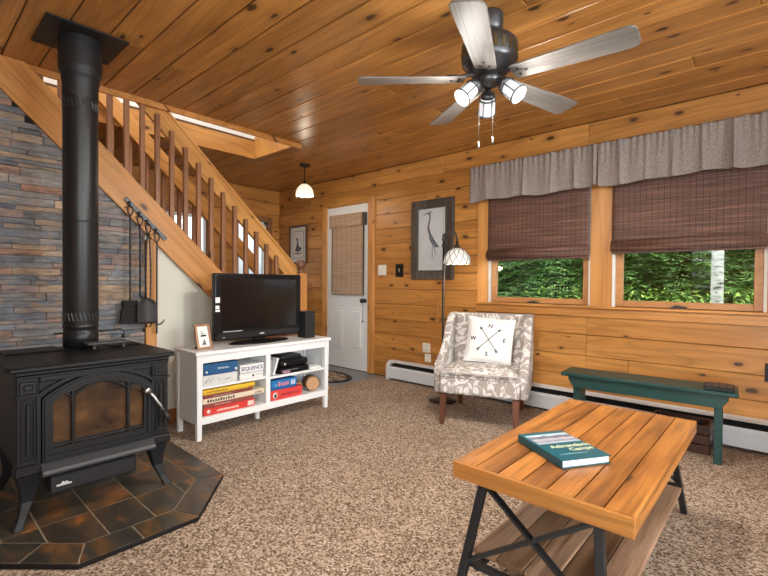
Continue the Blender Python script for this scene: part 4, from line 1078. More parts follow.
# pillow
Mc = Matrix.Translation(CH) @ Matrix.Rotation(CA, 4, 'Z')
Mp = Mc @ Matrix.Translation((.03, .030, .618)) @ Matrix.Rotation(math.radians(4), 4, 'Y') @ Matrix.Rotation(math.radians(74), 4, 'X')
pl = thing('throw_pillow', 'square white pillow printed with compass arrows on the leafy armchair', 'pillow', Mp.translation)
pl.rotation_euler = Mp.to_euler()
S = .185
def ph(x, y):
    u, v = min(1, abs(x) / S), min(1, abs(y) / S); return .062 * ((1 - u ** 2.6) * (1 - v ** 2.6)) ** .55 + .004
def pc(u, v, sgn):
    x, y = (2 * u - 1), (2 * v - 1)
    px = x * S * (1 - .07 * (1 - x * x) * 0 - .06 * (1 - y * y) * (abs(x) ** 3) * 1); py = y * S * (1 - .06 * (1 - x * x) * (abs(y) ** 3))
    return (px, py, sgn * ph(x * S, y * S) * (.75 if sgn < 0 else 1))
b = MB(); b.grid(lambda u, v: pc(u, v, 1), 30, 30); b.grid(lambda u, v: pc(1 - u, v, -1), 30, 30); bmesh.ops.remove_doubles(b.bm, verts=b.bm.verts[:], dist=.0105 if 0 else .0005)
for k in range(4):
    q = [(-1, -1), (1, -1), (1, 1), (-1, 1), (-1, -1)]
    b.tube([Vector(pc((q[k][0] + (q[k + 1][0] - q[k][0]) * i / 12 + 1) / 2, (q[k][1] + (q[k + 1][1] - q[k][1]) * i / 12 + 1) / 2, 1)) * Vector((1, 1, 0)) for i in range(13)] if 0 else [Vector((pc((q[k][0] + (q[k + 1][0] - q[k][0]) * i / 12 + 1) / 2, (q[k][1] + (q[k + 1][1] - q[k][1]) * i / 12 + 1) / 2, 1)[0], pc((q[k][0] + (q[k + 1][0] - q[k][0]) * i / 12 + 1) / 2, (q[k][1] + (q[k + 1][1] - q[k][1]) * i / 12 + 1) / 2, 1)[1], 0)) for i in range(13)], .0065, 8)
pb = b.build('cover', cushion_white, pl, True)
ink = plain('black_print', (.02, .02, .022), .8)
def onp(p): return Vector((p.x, p.y, ph(p.x, p.y) + .0012 + p.z))
b = MB()
def strip(a, c, w):
    a, c = Vector(a), Vector(c); d_ = (c - a).normalized(); nn = Vector((-d_.y, d_.x)) * w / 2; n = 14
    for k in range(n):
        p, q = a.lerp(c, k / n), a.lerp(c, (k + 1) / n)
        b.poly([onp(Vector((*v, 0))) for v in (p - nn, q - nn, q + nn, p + nn)])
def arrow(a, c):
    strip(a, c, .006); a, c = Vector(a), Vector(c); d_ = (c - a).normalized(); nn = Vector((-d_.y, d_.x))
    b.poly([onp(Vector((*v, .0003))) for v in (c + d_ * .012, c - d_ * .016 + nn * .012, c - d_ * .016 - nn * .012)])
    for k in (0, .010, .020):
        p = a + d_ * k; strip(p, p - d_ * .012 + nn * .011, .004); strip(p, p - d_ * .012 - nn * .011, .004)
for a, c in (((-.078, -.088), (.082, .085)), ((.072, -.092), (-.072, .090))):
    b = MB(); arrow(a, c); b.build('printed_arrow', ink, pl, True)
for ltr, (x, y) in (('N', (.004, .108)), ('S', (-.004, -.118)), ('E', (.122, .0)), ('W', (-.122, -.004))):
    b = MB(); b.text(ltr, .046, None, .0006, fn=lambda p, x=x, y=y: onp(Vector((p.x + x, p.y + y, p.z))), bold=.001)
    b.build('printed_letter', ink, pl, True)

# ------------------------------------------------------------------ floor lamp
LX, LY = -2.30, 3.37
fl = thing('floor_lamp', 'dark metal floor lamp with white scalloped glass shade behind the armchair', 'floor lamp', (LX, LY, 0))
b = MB(); b.lathe([(0, 0), (.125, 0), (.128, .006), (.12, .014), (.06, .022), (.03, .035), (.018, .05), (0, .055)], (LX, LY, 0), 36); b.build('base', bronze, fl)
b = MB(); b.cyl((LX, LY, .04), (LX, LY, 1.47), .011, .011, 14); b.lathe([(.011, .0), (.018, .01), (.018, .03), (.011, .04)], (LX, LY, 1.40), 16); b.lathe([(.011, 0), (.02, .012), (.013, .03), (.017, .045), (.005, .07), (0, .075)], (LX, LY, 1.465), 16); b.build('pole', bronze, fl)
hx, hy = .092, .078
SX, SY = LX + hx, LY + hy
b = MB(); arcp = []
for k in range(15):
    a = PI * (1 - k / 14 * 1.0); f_ = .5 + .5 * math.cos(a)
    arcp.append((LX + hx * f_, LY + hy * f_, 1.465 + .10 * math.sin(a) + .0 * k))
b.tube(arcp, .008, 8); b.lathe([(0, 0), (.03, 0), (.03, .012), (.014, .04), (.011, .075), (0, .08)], (SX, SY, 1.392), 18)
b.tube([(LX, LY, 1.36), (LX + hx * .2, LY + hy * .2, 1.40), (LX + hx * .25, LY + hy * .25, 1.46), (LX + hx * .15, LY + hy * .15, 1.52)], .005, 6)
b.build('arm', bronze, fl)
def shade_r(t_): return .030 + .095 * (math.sin(t_ * PI / 2) ** .85)
zt, zb_ = 1.400, 1.262
b = MB(); nA = 60; nR = 12
def sh(u, v, off=0):
    a = 2 * PI * u; r_ = shade_r(v) + off; z = zt - (zt - zb_) * v ** 1.25
    if v > .999: z -= .012 * abs(math.sin(a * 6))
    return (SX + r_ * math.cos(a), SY + r_ * math.sin(a), z)
b.grid(lambda u, v: sh(u, v), nA, nR); bmesh.ops.remove_doubles(b.bm, verts=b.bm.verts[:], dist=.0003); shp = b.build('lamp_shade', lampglass, fl)
b = MB()
for dirn in (1, -1):
    for k in range(12):
        b.tube([sh((k + dirn * .5 * 3 * v) / 12, v, .0012) for v in [i / 14 for i in range(15)]],   .0024, 5)
b.tube([sh(u / 48, 1.0, .001) for u in range(49)], .0018, 5); b.tube([sh(u / 24, 0.0, .001) for u in range(25)], .003, 5)
b.build('leading', plain('lead_came', (.10, .09, .08), .5), shp)
b = MB(); b.ball((SX, SY, 1.335), .028, n=14); b.build('bulb', bulbM, fl)
b = MB(); b.tube([(LX, LY + .11, .008), (-2.33, 3.60, .006), (-2.45, 3.67, .006), (-2.62, 3.69, .008)], .003, 6); b.build('cord', black_mat, fl)

# ------------------------------------------------------------------ pendant
PDX, PDY = -3.995, 3.10
pd = thing('pendant_lamp', 'small lit glass pendant lamp hanging near the entry door', 'pendant lamp', (PDX, PDY, ZC))
b = MB(); b.lathe([(0, 0), (.062, 0), (.062, -.006), (.05, -.022), (.02, -.03), (0, -.03)], (PDX, PDY, ZC - .0005), 28); b.build('canopy', bronze, pd)
b = MB(); b.cyl((PDX, PDY, 2.19), (PDX, PDY, ZC - .02), .005, .005, 10); b.lathe([(0, .0), (.022, .0), (.022, .012), (.012, .035), (0, .04)], (PDX, PDY, 2.172), 16); b.build('stem', bronze, pd)
b = MB()
def pshade(u, v, off=0):
    a = 2 * PI * u; r_ = .018 + .082 * math.sin(v * PI / 2) ** .8 + off; z = 2.178 - .125 * v ** 1.4 
    if v > .93: z -= .010 * (v - .93) / .07 * abs(math.sin(a * 4))
    return (PDX + r_ * math.cos(a), PDY + r_ * math.sin(a), z)
b.grid(pshade, 48, 14); bmesh.ops.remove_doubles(b.bm, verts=b.bm.verts[:], dist=.0003); psh = b.build('glass_shade', pendglass, pd)
b = MB()
for k in range(8): b.tube([pshade(k / 8, i / 12, .001) for i in range(13)], .0014, 5)
for v in (.35, .68): b.tube([pshade(u / 36, v, .001) for u in range(37)], .0014, 5)
b.tube([pshade(u / 48, 1, .001) for u in range(49)], .0016, 5)
b.build('leading', plain('lead_came', (.10, .09, .08), .5), psh)
b = MB(); b.ball((PDX, PDY, 2.10), .026, n=14); b.build('bulb', bulbM, pd)

# ------------------------------------------------------------------ ceiling fan
FXc, FYc = -1.08, 1.96
fn = thing('ceiling_fan', 'grey five blade ceiling fan with three lit glass shades', 'ceiling fan', (FXc, FYc, ZC))
b = MB(); b.lathe([(0, 0), (.062, 0), (.066, -.01), (.064, -.075), (.05, -.095), (.018, -.105), (0, -.105)], (FXc, FYc, ZC - .0005), 32); b.build('canopy', gunmetal, fn)
b = MB(); b.cyl((FXc, FYc, 2.25), (FXc, FYc, 2.34), .016, .016, 14); b.build('downrod', gunmetal, fn)
b = MB(); b.lathe([(0, 2.275), (.05, 2.273), (.125, 2.258), (.134, 2.244), (.134, 2.160), (.126, 2.148), (.098, 2.118), (.074, 2.099), (.056, 2.093), (0, 2.092)], (FXc, FYc, 0), 44); mo = b.build('motor_housing', gunmetal, fn)
b = MB()
for k in range(22):
    a = 2 * PI * k / 22; b.obox(Matrix.Translation((FXc + .134 * math.cos(a), FYc + .134 * math.sin(a), 2.202)) @ Matrix.Rotation(a, 4, 'Z'), .004, .016, .055, .001)
b.build('vent_band', plain('vent_brass', (.14, .11, .05), .4, metal=.8), mo)
b = MB(); b.lathe([(0, 2.094), (.052, 2.094), (.058, 2.088), (.058, 2.068), (.05, 2.056), (.03, 2.048), (0, 2.046)], (FXc, FYc, 0), 32); b.build('light_fitter', gunmetal, fn)
def blade_pts():
    pts = []; r0, r1, w0, w1, cr = .118, .645, .048, .070, .035
    pts += [(r0, -w0), (r0 + .02, -w0 - .004)]
    for k in range(7): a = -PI / 2 + PI / 2 * k / 6; pts.append((r1 - cr + cr * math.cos(a), -w1 + cr + cr * math.sin(a)))
    for k in range(7): a = PI / 2 * k / 6; pts.append((r1 - cr + cr * math.cos(a), w1 - cr + cr * math.sin(a)))
    pts += [(r0 + .02, w0 + .004), (r0, w0)]
    return pts
bp = blade_pts(); bmesh_blade = None; bracket_me = None; screw_me = None
for k in range(5):
    ang = math.radians(3.5 + 72 * k)
    if bmesh_blade is None:
        b = MB(); b.prism([(x, y, -.0035) for x, y in bp], (0, 0, .007), .002); b.xform(Matrix.Rotation(math.radians(-11), 4, 'X'))
        o = b.build('blade', bladeW, fn, True); bmesh_blade = o.data
        b = MB(); b.tube([(.055, 0, .022), (.09, 0, .024), (.12, 0, .018), (.16, 0, .008)], .011, 8)
        b.prism([(.125, -.018, .008), (.185, -.030, .008), (.215, -.018, .008), (.215, .018, .008), (.185, .030, .008), (.125, .018, .008)], (0, 0, .006), .002)
        o2 = b.build('blade_iron', gunmetal, o, True); bracket_me = o2.data
        b = MB()
        for (x, y) in ((.15, -.02), (.15, .02), (.185, 0)): b.lathe([(0, -.008), (.005, -.0075), (.0075, -.0045), (.0075, .0), (0, .0)], (x, y, -.19 * y), 10)
        o3 = b.build('screws', black_mat, o, True); screw_me = o3.data
    else:
        o = bpy.data.objects.new('blade', bmesh_blade); COL.objects.link(o); o.parent = fn
        o2 = bpy.data.objects.new('blade_iron', bracket_me); COL.objects.link(o2); o2.parent = o
        o3 = bpy.data.objects.new('screws', screw_me); COL.objects.link(o3); o3.parent = o
    o.location = (0, 0, 2.082 - ZC); o.rotation_euler = (0, 0, ang)
LAMPS = []; DV = []
for ang in (243, 3, 123):
    a = math.radians(ang); dv = Vector((math.cos(a) * .72, math.sin(a) * .72, -.69)).normalized()
    p0 = Vector((FXc, FYc, 2.07)) + Vector((math.cos(a), math.sin(a), 0)) * .045
    Mr = dv.to_track_quat('Z', 'Y').to_matrix()
    b = MB(); b.cyl(p0 - dv * .01, p0 + dv * .035, .014, .014, 12); b.lathe([(0, .03), (.030, .034), (.036, .045), (.036, .058), (.030, .060)], p0, 24, Mr); hol = b.build('lamp_holder', gunmetal, fn)
    b = MB(); b.lathe([(.032, .055), (.037, .07), (.0405, .10), (.042, .150), (.040, .151), (.0385, .10), (.035, .072), (.030, .057)], p0, 28, Mr); b.build('glass_shade', shadeG, hol)
    b = MB()
    for L_, r_ in ((.070, .0385), (.146, .0435)): b.tube([p0 + Mr @ Vector((r_ * math.cos(q), r_ * math.sin(q), L_)) for q in [2 * PI * i / 24 for i in range(25)]], .0042, 6)
    for i in range(6):
        q = 2 * PI * i / 6; b.tube([p0 + Mr @ Vector(((.0375 + .004 * s_) * math.cos(q), (.0375 + .004 * s_) * math.sin(q), .06 + .088 * s_)) for s_ in (0, .33, .66, 1)], .0032, 5)
    b.build('wire_cage', gunmetal, hol)
    b = MB(); b.ball(p0 + dv * .108, .027, n=16); b.build('bulb', bulbM, hol)
    LAMPS.append(p0 + dv * .19); DV.append(dv)
for (dx, dy, zz) in ((-.047, -.012, 1.785), (.018, .006, 1.80)):
    b = MB(); b.tube([(FXc + dx, FYc + dy, 2.06), (FXc + dx, FYc + dy, zz)], .0014, 6); b.lathe([(0, 0), (.006, .004), (.006, .03), (.002, .036), (0, .036)], (FXc + dx, FYc + dy, zz - .034), 10); b.build('pull_chain', plain('chain_pewter', (.35, .34, .32), .3, metal=.8), fn)

# ------------------------------------------------------------------ blinds and valances
def roman(name, x0, x1, zb, label):
    t = thing(name, label, 'window blind', ((x0 + x1) / 2, W - .05, 2.12), 'woven roman blinds on the windows')
    b = MB(); b.sheet(lambda u, v: (x0 + (x1 - x0) * u, W - .040 + .002 * math.sin(u * 40), 2.12 + (zb + .09 - 2.12) * v), 30, 20, (0, .006, 0)); b.build('reed_panel', blindM, t)
    b = MB()
    for k, (zz, yy, rr) in enumerate(((zb + .078, .050, .016), (zb + .046, .058, .019))):
        b.prism([(x0 - .004, W - yy + rr * .75 * math.cos(a), zz + rr * 1.5 * math.sin(a)) for a in [2 * PI * i / 14 for i in range(14)]], (x1 - x0 + .008, 0, 0), smooth=True)
    b.box(x0, x1, W - .050, W - .040, zb, zb + .04, .002)
    b.build('bottom_fold', blindM, t)
roman('woven_blind', -2.070, -1.163, 1.292, 'dark woven reed blind half lowered over the window nearer the floor lamp')
roman('woven_blind', -.992, -.072, 1.318, 'dark woven reed blind half lowered over the window above the green bench')
def valance(name, x0, x1, label, seed):
    t = thing(name, label, 'valance', ((x0 + x1) / 2, W - .10, 2.17), 'gathered linen valances over the windows')
    r = random.Random(seed); ph_ = [r.uniform(0, 6.28) for _ in range(4)]; fq = [r.uniform(16, 20), r.uniform(27, 33), r.uniform(44, 52), r.uniform(6, 8)]
    L = x1 - x0
    def f(u, v):
        x = x0 + L * u; am = .009 + .010 * v
        q1 = math.sin(fq[0] * 1.7 * x + ph_[0] + 1.3 * math.sin(5 * x)); q2 = math.sin(fq[1] * 1.6 * x + ph_[1] + .8 * v)
        g1 = max(0.0, mnoise.noise(Vector((x * 3.1, seed, 0)))) * 2.2; xx = x + .012 * v * math.sin(9 * x + seed)
        s_ = (.5 + g1) * (1 - abs(math.sin(fq[0] * .8 * xx + ph_[0] + 2.2 * math.sin(3.1 * xx + seed)))) ** 3 * 1.9 - .5 + .35 * q2 * (1 - .5 * v) + .55 * (1 - v) ** 3 * math.sin(fq[2] * 3.0 * x + ph_[2] + 2 * math.sin(11 * x))
        s_ += .6 * mnoise.noise(Vector((x * 7, v * 1.2, seed)))
        y = W - .135 - am * s_ - .006 * v
        zb = 1.845 + .007 * math.sin(fq[3] * x + ph_[3]) + .006 * math.sin(fq[0] * x + ph_[0])
        z = 2.176 + (zb - 2.176) * v
        if v == 0: z += .004 * math.sin(60 * x)
        return (x, y, z)
    b = MB(); b.sheet(f, 320, 20, (0, .003, 0)); b.build('gathered_cloth', linen, t)
    b = MB()
    b.cyl((x0, W - .095, 2.155), (x1, W - .095, 2.155), .008, .008, 10)
    for xx in (x0 + .02, x1 - .02): b.cyl((xx, W - .0955, 2.155), (xx, W - .001, 2.155), .005, .005, 8)
    b.build('curtain_rod', black_mat, t)
valance('linen_valance', -2.215, -1.082, 'taupe gathered linen valance above the window nearer the floor lamp', 3)
valance('linen_valance', -1.076, .16, 'taupe gathered linen valance above the window over the bench', 8)

# ------------------------------------------------------------------ pictures and plates on the wall
t = thing('heron_picture', 'heron painting in weathered grey wood frame beside the floor lamp', 'picture', (-2.735, W - .02, 1.12))
x0, x1, z0, z1 = -3.005, -2.462, 1.117, 1.956
b = MB(); fw = .092
for (a, c, e, g) in ((x0, x0 + fw, z0, z1), (x1 - fw, x1, z0, z1), (x0 + fw, x1 - fw, z0, z0 + fw), (x0 + fw, x1 - fw, z1 - fw, z1)):
    b.box(a, c, W - .034, W - .002, e, g, .006); 
for (a, c, e, g) in ((x0 + fw - .012, x0 + fw + .004, z0 + fw - .012, z1 - fw + .012), (x1 - fw - .004, x1 - fw + .012, z0 + fw - .012, z1 - fw + .012), (x0 + fw, x1 - fw, z0 + fw - .012, z0 + fw + .004), (x0 + fw, x1 - fw, z1 - fw - .004, z1 - fw + .012)): b.box(a, c, W - .040, W - .03, e, g, .003)
b.build('frame', frameG, t)
hp = MB(); yy = W - .016; hp.box(x0 + fw - .005, x1 - fw + .005, yy, W - .004, z0 + fw - .005, z1 - fw + .005)
def blob(pts): hp.prism([(x, yy - .0008, z) for x, z in pts], (0, -.0006, 0))
def lerp_strip(path, ws):
    L_, R_ = [], []
    for i, (x, z) in enumerate(path):
        a, c = Vector(path[max(0, i - 1)]), Vector(path[min(len(path) - 1, i + 1)]); d_ = (c - a).normalized(); nn = Vector((-d_.y, d_.x)) * ws[i]
        L_.append((x + nn.x, z + nn.y)); R_.append((x - nn.x, z - nn.y))
    for i in range(len(path) - 1):
        hp.prism([(p[0], yy - .0008, p[1]) for p in (L_[i], L_[i + 1], R_[i + 1], R_[i])], (0, -.0006, 0))
cx = -2.755
hp.mi = 1   # body
blob([(cx + .115, 1.452), (cx + .085, 1.475), (cx + .055, 1.52), (cx + .02, 1.58), (cx - .01, 1.62), (cx - .022, 1.595), (cx - .015, 1.54), (cx + .015, 1.49), (cx + .06, 1.452)])
hp.mi = 2
lerp_strip([(cx - .012, 1.60), (cx - .030, 1.655), (cx - .022, 1.71), (cx - .008, 1.76), (cx - .012, 1.80), (cx - .026, 1.822)], [.016, .012, .010, .009, .010, .013])
hp.mi = 3
lerp_strip([(cx - .028, 1.820), (cx - .06, 1.808), (cx - .095, 1.800)], [.008, .005, .001]); lerp_strip([(cx - .012, 1.832), (cx + .01, 1.826), (cx + .022, 1.81)], [.006, .004, .001])
lerp_strip([(cx + .028, 1.475), (cx + .022, 1.42), (cx + .026, 1.36), (cx + .020, 1.335)], [.004, .003, .003, .003]); lerp_strip([(cx + .048, 1.468), (cx + .058, 1.41), (cx + .066, 1.37)], [.004, .003, .002])
lerp_strip([(cx + .03, 1.55), (cx + .07, 1.49), (cx + .108, 1.455)], [.004, .007, .003])
hp.build('heron_print', [plain('print_paper', (.60, .64, .66), .6, var=.06, nscale=6), plain('heron_blue', (.13, .16, .21), .7, var=.5, nscale=60), plain('heron_neck', (.13, .095, .09), .7, var=.4, nscale=50), plain('heron_dark', (.05, .05, .055), .7)], t)
t = thing('bird_picture', 'bird print with pale mat in dark frame left of the entry door', 'picture', (-5.03, W - .02, 1.33))
x0, x1, z0, z1 = -5.225, -4.835, 1.335, 1.862
b = MB(); fw = .022
for (a, c, e, g) in ((x0, x0 + fw, z0, z1), (x1 - fw, x1, z0, z1), (x0 + fw, x1 - fw, z0, z0 + fw), (x0 + fw, x1 - fw, z1 - fw, z1)): b.box(a, c, W - .026, W - .002, e, g, .003)
b.build('frame', plain('dark_red_frame', (.07, .028, .02), .4), t)
hp = MB(); yy = W - .012; hp.box(x0 + fw, x1 - fw, yy, W - .003, z0 + fw, z1 - fw); hp.mi = 1; hp.box(x0 + .075, x1 - .075, yy - .001, yy + .001, z0 + .075, z1 - .075); hp.mi = 0; hp.box(x0 + .081, x1 - .081, yy - .0016, yy + .001, z0 + .081, z1 - .081)
hp.mi = 1; cx, cz = -5.03, 1.57; yy -= .0012
blob([(cx - .07, cz - .05), (cx + .0, cz - .075), (cx + .07, cz - .05), (cx + .085, cz - .02), (cx + .03, cz + .0), (cx + .0, cz + .06), (cx - .005, cz + .12), (cx - .03, cz + .13), (cx - .045, cz + .11), (cx - .028, cz + .09), (cx - .03, cz + .03)])
lerp_strip([(cx - .09, cz - .09), (cx, cz - .10), (cx + .09, cz - .085)], [.006, .008, .005]); lerp_strip([(cx + .06, cz + .11), (cx + .09, cz + .06)], [.004, .002]); lerp_strip([(cx - .01, cz - .07), (cx - .012, cz - .10)], [.004, .004])
hp.build('bird_print', [plain('aged_mat', (.68, .66, .60), .8), plain('bird_ink', (.10, .10, .095), .8, var=.5, nscale=40)], t)
def plate(name, x0, x1, z0, z1, m, label, cat, kind):
    t = thing(name, label, cat, ((x0 + x1) / 2, W - .003, z0)); cx = (x0 + x1) / 2
    b = MB(); b.box(x0, x1, W - .008, W - .001, z0, z1, .003, 2); b.build('cover_plate', m, t)
    b = MB()
    if kind == 'switch2':
        for q in (-.028, .028): b.box(cx + q - .008, cx + q + .008, W - .018, W - .007, (z0 + z1) / 2 - .010, (z0 + z1) / 2 + .014, .003)
        b.build('toggle', m, t)
    elif kind == 'outlet':
        for q in (-.020, .020): b.box(cx - .016, cx + .016, W - .010, W - .007, (z0 + z1) / 2 + q - .014, (z0 + z1) / 2 + q + .014, .002)
        b.mi = 1
        for q in (-.020, .020):
            for s_ in (-.006, .006): b.box(cx + s_ - .0015, cx + s_ + .0015, W - .011, W - .009, (z0 + z1) / 2 + q - .004, (z0 + z1) / 2 + q + .006)
        b.build('socket', [m, black_mat], t)
    else:
        b.box(cx - .012, cx + .012, W - .022, W - .007, (z0 + z1) / 2 - .02, (z0 + z1) / 2 + .025, .004); b.build('dial', plain('dial_grey', (.16, .14, .12), .4, metal=.6), t)
    return t
plate('light_switch', -3.515, -3.385, 1.165, 1.285, white_pl, 'white double light switch plate right of the entry door', 'light switch', 'switch2')
plate('switch_plate', -3.245, -3.130, 1.145, 1.290, bronze, 'dark bronze switch plate between the white switch and the heron picture', 'light switch', 'dial')
plate('wall_outlet', -2.855, -2.755, .340, .440, white_pl, 'white wall outlet below the heron picture, upper of two plates', 'outlet', 'outlet')
plate('phone_jack', -2.825, -2.745, .240, .325, white_pl, 'smaller white plate directly below the wall outlet', 'wall plate', 'switch2' if 0 else 'outlet')
plate('dark_outlet', -.074, -.004, .455, .575, black_mat, 'black outlet plate on the boards under the right window edge', 'outlet', 'outlet')
# door mat
t = thing('door_mat', 'oval black bordered woven mat on the grey floor by the entry door', 'door mat', (-3.93, 3.25, -.004))
def oval(a, b_, n=48): return [(-3.93 + a * math.cos(2 * PI * k / n), 3.30 + b_ * math.sin(2 * PI * k / n)) for k in range(n)]
b = MB(); b.prism([(x, y, -.004) for x, y in oval(.42, .285)], (0, 0, .010), .003); b.build('border', plain('black_braid', (.02, .018, .017), .95, nscale=90, nbump=.8), t)
def mat_mat():
    m, n = mk('mat_weave'); v = n('TexVoronoi', {'Vector': obj_co(n, (11, 11, 1)), 'Scale': 1.0}, feature='DISTANCE_TO_EDGE').outputs[0]
    n.put('Base Color', ramp(n, v, [(.05, (.03, .022, .018)), (.12, (.34, .24, .15))])); n.put('Roughness', .95); return m
b = MB(); b.prism([(x, y, .006) for x, y in oval(.355, .225)], (0, 0, .003), .001); b.build('center', mat_mat(), t)

# ------------------------------------------------------------------ outside
b = MB(); b.box(-40, 40, W + .16, 45, -.9, -.55); b.box(-40, XF - .16, -30, W + .16, -.9, -.55); b.box(XF - .16, 40, -30, W + .16, -.9, -.56); struct(b, 'ground', soil_m)
def conifer_mesh(seed, h, rad):
    r = random.Random(seed); tr = MB(); tr.lathe([(0, 0), (.11, 0), (.09, h * .3), (.05, h * .7), (.01, h)], (0, 0, 0), 8)
    fo = MB(); z = .25
    while z < h * .96:
        R = rad * (1 - z / h) ** .75 * r.uniform(.85, 1.1); nbr = 10 if z < 2.6 else 6; a0 = r.uniform(0, 6.28)
        for k in range(nbr):
            a = a0 + 2 * PI * k / nbr + r.uniform(-.25, .25); Rl = R * r.uniform(.7, 1.1); ca, sa = math.cos(a), math.sin(a)
            n = max(5, int(Rl / .075))
            for i in range(1, n + 1):
                t_ = i / n; d_ = Rl * t_; zz = z + .10 * Rl * t_ - .42 * Rl * t_ * t_ + r.uniform(-.03, .03)
                base = Vector((ca * d_, sa * d_, zz)); tw = (.34 * (1.15 - t_) * min(1, Rl) + .07)
                for s_ in (-1, 1):
                    b2 = a + s_ * r.uniform(.6, 1.15); dirv = Vector((math.cos(b2), math.sin(b2), r.uniform(-.45, .05)))
                    tw *= r.uniform(.75, 1.15)
                    if zz > 3.2:
                        tip = base + dirv * tw * .7; sd = Vector((-dirv.y, dirv.x, 0)).normalized() * .03; m_ = base.lerp(tip, .5)
                        fo.poly([base, m_ + sd, tip, m_ - sd]); continue
                    ns = 5
                    for q in range(ns):       # needle tufts along the twig
                        p0 = base + dirv * tw * (q / ns) * .8; sg = 1 if q % 2 else -1
                        d2 = (dirv + Vector((-dirv.y, dirv.x, r.uniform(-.3, .25))) * sg * r.uniform(.5, .9)).normalized()
                        ln = tw * .42 * (1.1 - q / ns * .4) + .02; tip = p0 + d2 * ln
                        sd = Vector((-d2.y, d2.x, r.uniform(-.4, .4))).normalized() * (.006 + .05 * ln); m_ = p0.lerp(tip, .45)
                        fo.poly([p0, m_ + sd, tip, m_ - sd])
        z += r.uniform(.17, .24)
    return tr, fo
cm = []
for s_, hh, rr in ((1, 6.5, 1.9), (2, 8.0, 2.2), (3, 5.0, 1.7)):
    tr, fo = conifer_mesh(s_, hh, rr)
    me_t = bpy.data.meshes.new('trunk'); tr.bm.to_mesh(me_t); tr.bm.free(); me_t.materials.append(bark)
    me_f = bpy.data.meshes.new('foliage'); fo.bm.to_mesh(me_f); fo.bm.free(); me_f.materials.append(needle); cm.append((me_t, me_f))
r = random.Random(11)
spots = [(-5.9, 8.7), (-4.7, 9.6), (-3.4, 9.3), (-2.4, 10.1), (-1.3, 9.5), (-.2, 10.3), (.9, 9.6), (-6.8, 10.8), (-5.4, 11.4), (-4.0, 11.8), (-2.9, 12.2), (-1.8, 12.0), (-.7, 12.6), (.3, 12.4), (1.5, 12.2),
         (-8.6, 13.6), (-7.0, 14.0), (-5.5, 14.4), (-4.1, 14.9), (-2.6, 14.6), (-1.0, 15.0), (.6, 14.8), (-3.1, 8.3), (-5.0, 8.0)]
for i, (x, y) in enumerate(spots):
    t = thing('conifer', 'dark green conifer in the woods outside the windows', 'tree', (x, y, -.55), 'conifers outside the windows', rz=r.uniform(0, 6.28))
    sc_ = r.uniform(.85, 1.2); t.scale = (sc_, sc_, sc_); me_t, me_f = cm[i % 3]
    for nm, me in (('trunk', me_t), ('foliage', me_f)):
        o = bpy.data.objects.new(nm, me); COL.objects.link(o); o.parent = t
t = thing('birch_tree', 'pale birch trunk standing outside the window above the bench', 'tree', (-.652, 7.5, -.55))
b = MB(); b.tube([(-.66, 7.5, -.56), (-.655, 7.5, .6), (-.65, 7.5, 1.6), (-.62, 7.52, 3.0), (-.60, 7.5, 5.5)], [.085, .076, .07, .06, .04], 14); tk = b.build('trunk', birch, t)
b = MB()
for k in range(8): 
    a = k * 2.4; z = 2.4 + .38 * k; b.tube([(-.62, 7.5, z), (-.62 + .5 * math.cos(a), 7.5 + .5 * math.sin(a), z + .5), (-.62 + 1.0 * math.cos(a), 7.5 + 1.0 * math.sin(a), z + .8)], [.022, .014, .005], 6)
b.build('branches', birch, t)
b = MB()
for k in range(900):
    a, q = r.uniform(0, 6.28), r.uniform(.2, 1.3); c = Vector((-.62 + q * math.cos(a), 7.5 + q * math.sin(a), r.uniform(2.9, 6.2))); u = Vector((r.uniform(-1, 1), r.uniform(-1, 1), r.uniform(-1, 1))).normalized() * .05; v = u.orthogonal() * .6
    b.poly([c - u, c + v, c + u, c - v])
b.build('foliage', fernM, t)
b = MB()
for k in range(11000):
    x = r.uniform(-6.5, 2.5); y = r.uniform(6.6, 9.0); top = .92 + .30 * mnoise.noise(Vector((x * 1.3, y * 1.3, 0))) + (.10 if x > -3 else -.30)
    z = -.55 + (top + .55) * r.random() ** .45
    c = Vector((x, y, z)); u = Vector((r.uniform(-1, 1), r.uniform(-1, 1), r.uniform(-.3, .6))).normalized() * r.uniform(.022, .055); v = Vector((0, 0, 1)).cross(u) * .38
    b.poly([c - u, c + v * .9, c + u, c - v * .9])
o = b.build('undergrowth', fernM); o['kind'] = 'stuff'; tag(o, 'bright yellow green ferns and undergrowth outside the windows', 'undergrowth')

# ------------------------------------------------------------------ light
w = bpy.data.worlds.new('sky'); sc.world = w; w.use_nodes = True; nt = w.node_tree; nt.nodes.clear()
bg = nt.nodes.new('ShaderNodeBackground'); wo = nt.nodes.new('ShaderNodeOutputWorld'); nt.links.new(bg.outputs[0], wo.inputs[0])
geo = nt.nodes.new('ShaderNodeTexCoord'); sx = nt.nodes.new('ShaderNodeSeparateXYZ'); nt.links.new(geo.outputs['Generated'], sx.inputs[0])
rp = nt.nodes.new('ShaderNodeValToRGB'); nt.links.new(sx.outputs[2], rp.inputs[0])
rp.color_ramp.elements[0].position = .0; rp.color_ramp.elements[0].color = (.13, .145, .16, 1); rp.color_ramp.elements[1].position = .35; rp.color_ramp.elements[1].color = (.92, .97, 1.0, 1)
nt.links.new(rp.outputs[0], bg.inputs[0]); bg.inputs[1].default_value = 4.2
def light(name, typ, loc, energy, col=(1, 1, 1), size=.1, rot=None, sy=None):
    l = bpy.data.lights.new(name, typ); l.energy = energy; l.color = col
    if typ == 'AREA':
        l.shape = 'RECTANGLE'; l.size = size; l.size_y = sy or size
    else: l.shadow_soft_size = size
    o = bpy.data.objects.new(name, l); COL.objects.link(o); o.location = loc
    if rot: o.rotation_euler = rot
    return o
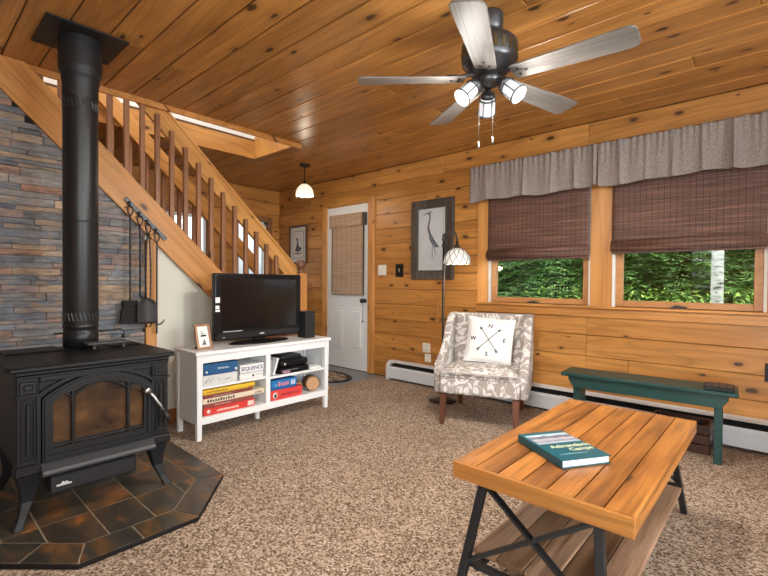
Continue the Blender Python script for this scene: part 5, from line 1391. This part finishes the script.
def fan_lights(p, dv):
    o = light('fan_light', 'SPOT', p, 42, (1, .93, .84), .03); o.data.spot_size = math.radians(165); o.data.spot_blend = .7
    o.rotation_euler = (dv * .6 + Vector((0, 0, -.6))).to_track_quat('-Z', 'Y').to_euler()
    light('fan_light_glow', 'POINT', p, 7.0, (1, .95, .88), .03)
for i, p in enumerate(LAMPS): fan_lights(p, DV[i])
light('pendant_light', 'POINT', (PDX, PDY, 2.02), 6, (1, .86, .66), .03)
light('floor_lamp_light', 'POINT', (SX, SY, 1.25), 2.5, (1, .88, .7), .04)
DAY = (.95, .98, 1.0)
light('right_window_fill', 'AREA', (XR + .2, -.6, 1.48), 150, DAY, 1.7, (0, PI / 2, 0), 1.7)  # fill lamps added outside the unseen right openings to brighten the room
light('right_window_fill', 'AREA', (XR + .2, 1.8, 1.48), 115, DAY, 1.1, (0, PI / 2, 0), 1.5)
light('back_window_fill', 'AREA', (.82, YB - .2, 1.07), 150, DAY, 1.5, (PI / 2, 0, 0), 1.9)  # another added fill lamp, outside the unseen back opening
light('stairwell_fill', 'AREA', (-3.85, 1.0, 4.0), 25, (1, .95, .88), .6, (0, 0, 0), 2.0)  # unseen lamp added above the stairs to brighten the white shaft

# ------------------------------------------------------------------ camera
cam = bpy.data.cameras.new('camera'); co = bpy.data.objects.new('camera', cam); COL.objects.link(co)
cam.sensor_width = 36.0; cam.lens = 442.308 * 36 / 768; cam.clip_start = .02
yaw, pit, rol = math.radians(41.958), math.radians(.7573), math.radians(.4242)
F = Vector((-math.sin(yaw) * math.cos(pit), math.cos(yaw) * math.cos(pit), -math.sin(pit))); R = Vector((math.cos(yaw), math.sin(yaw), 0)); U = R.cross(F)
R2 = R * math.cos(rol) + U * math.sin(rol); U2 = U * math.cos(rol) - R * math.sin(rol)
Mx = Matrix((R2, U2, -F)).transposed().to_4x4(); Mx.translation = (0, 0, 1.085); co.matrix_world = Mx
sc.camera = co
sc.view_settings.view_transform = 'Standard'; sc.view_settings.look = 'None'; sc.view_settings.gamma = 1.0; sc.view_settings.exposure = 0.0
sc.view_settings.use_curve_mapping = False
sc.cycles.use_denoising = True
sc.cycles.max_bounces = 8; sc.cycles.diffuse_bounces = 5; sc.cycles.transparent_max_bounces = 12
sc.cycles.sample_clamp_indirect = 8.0
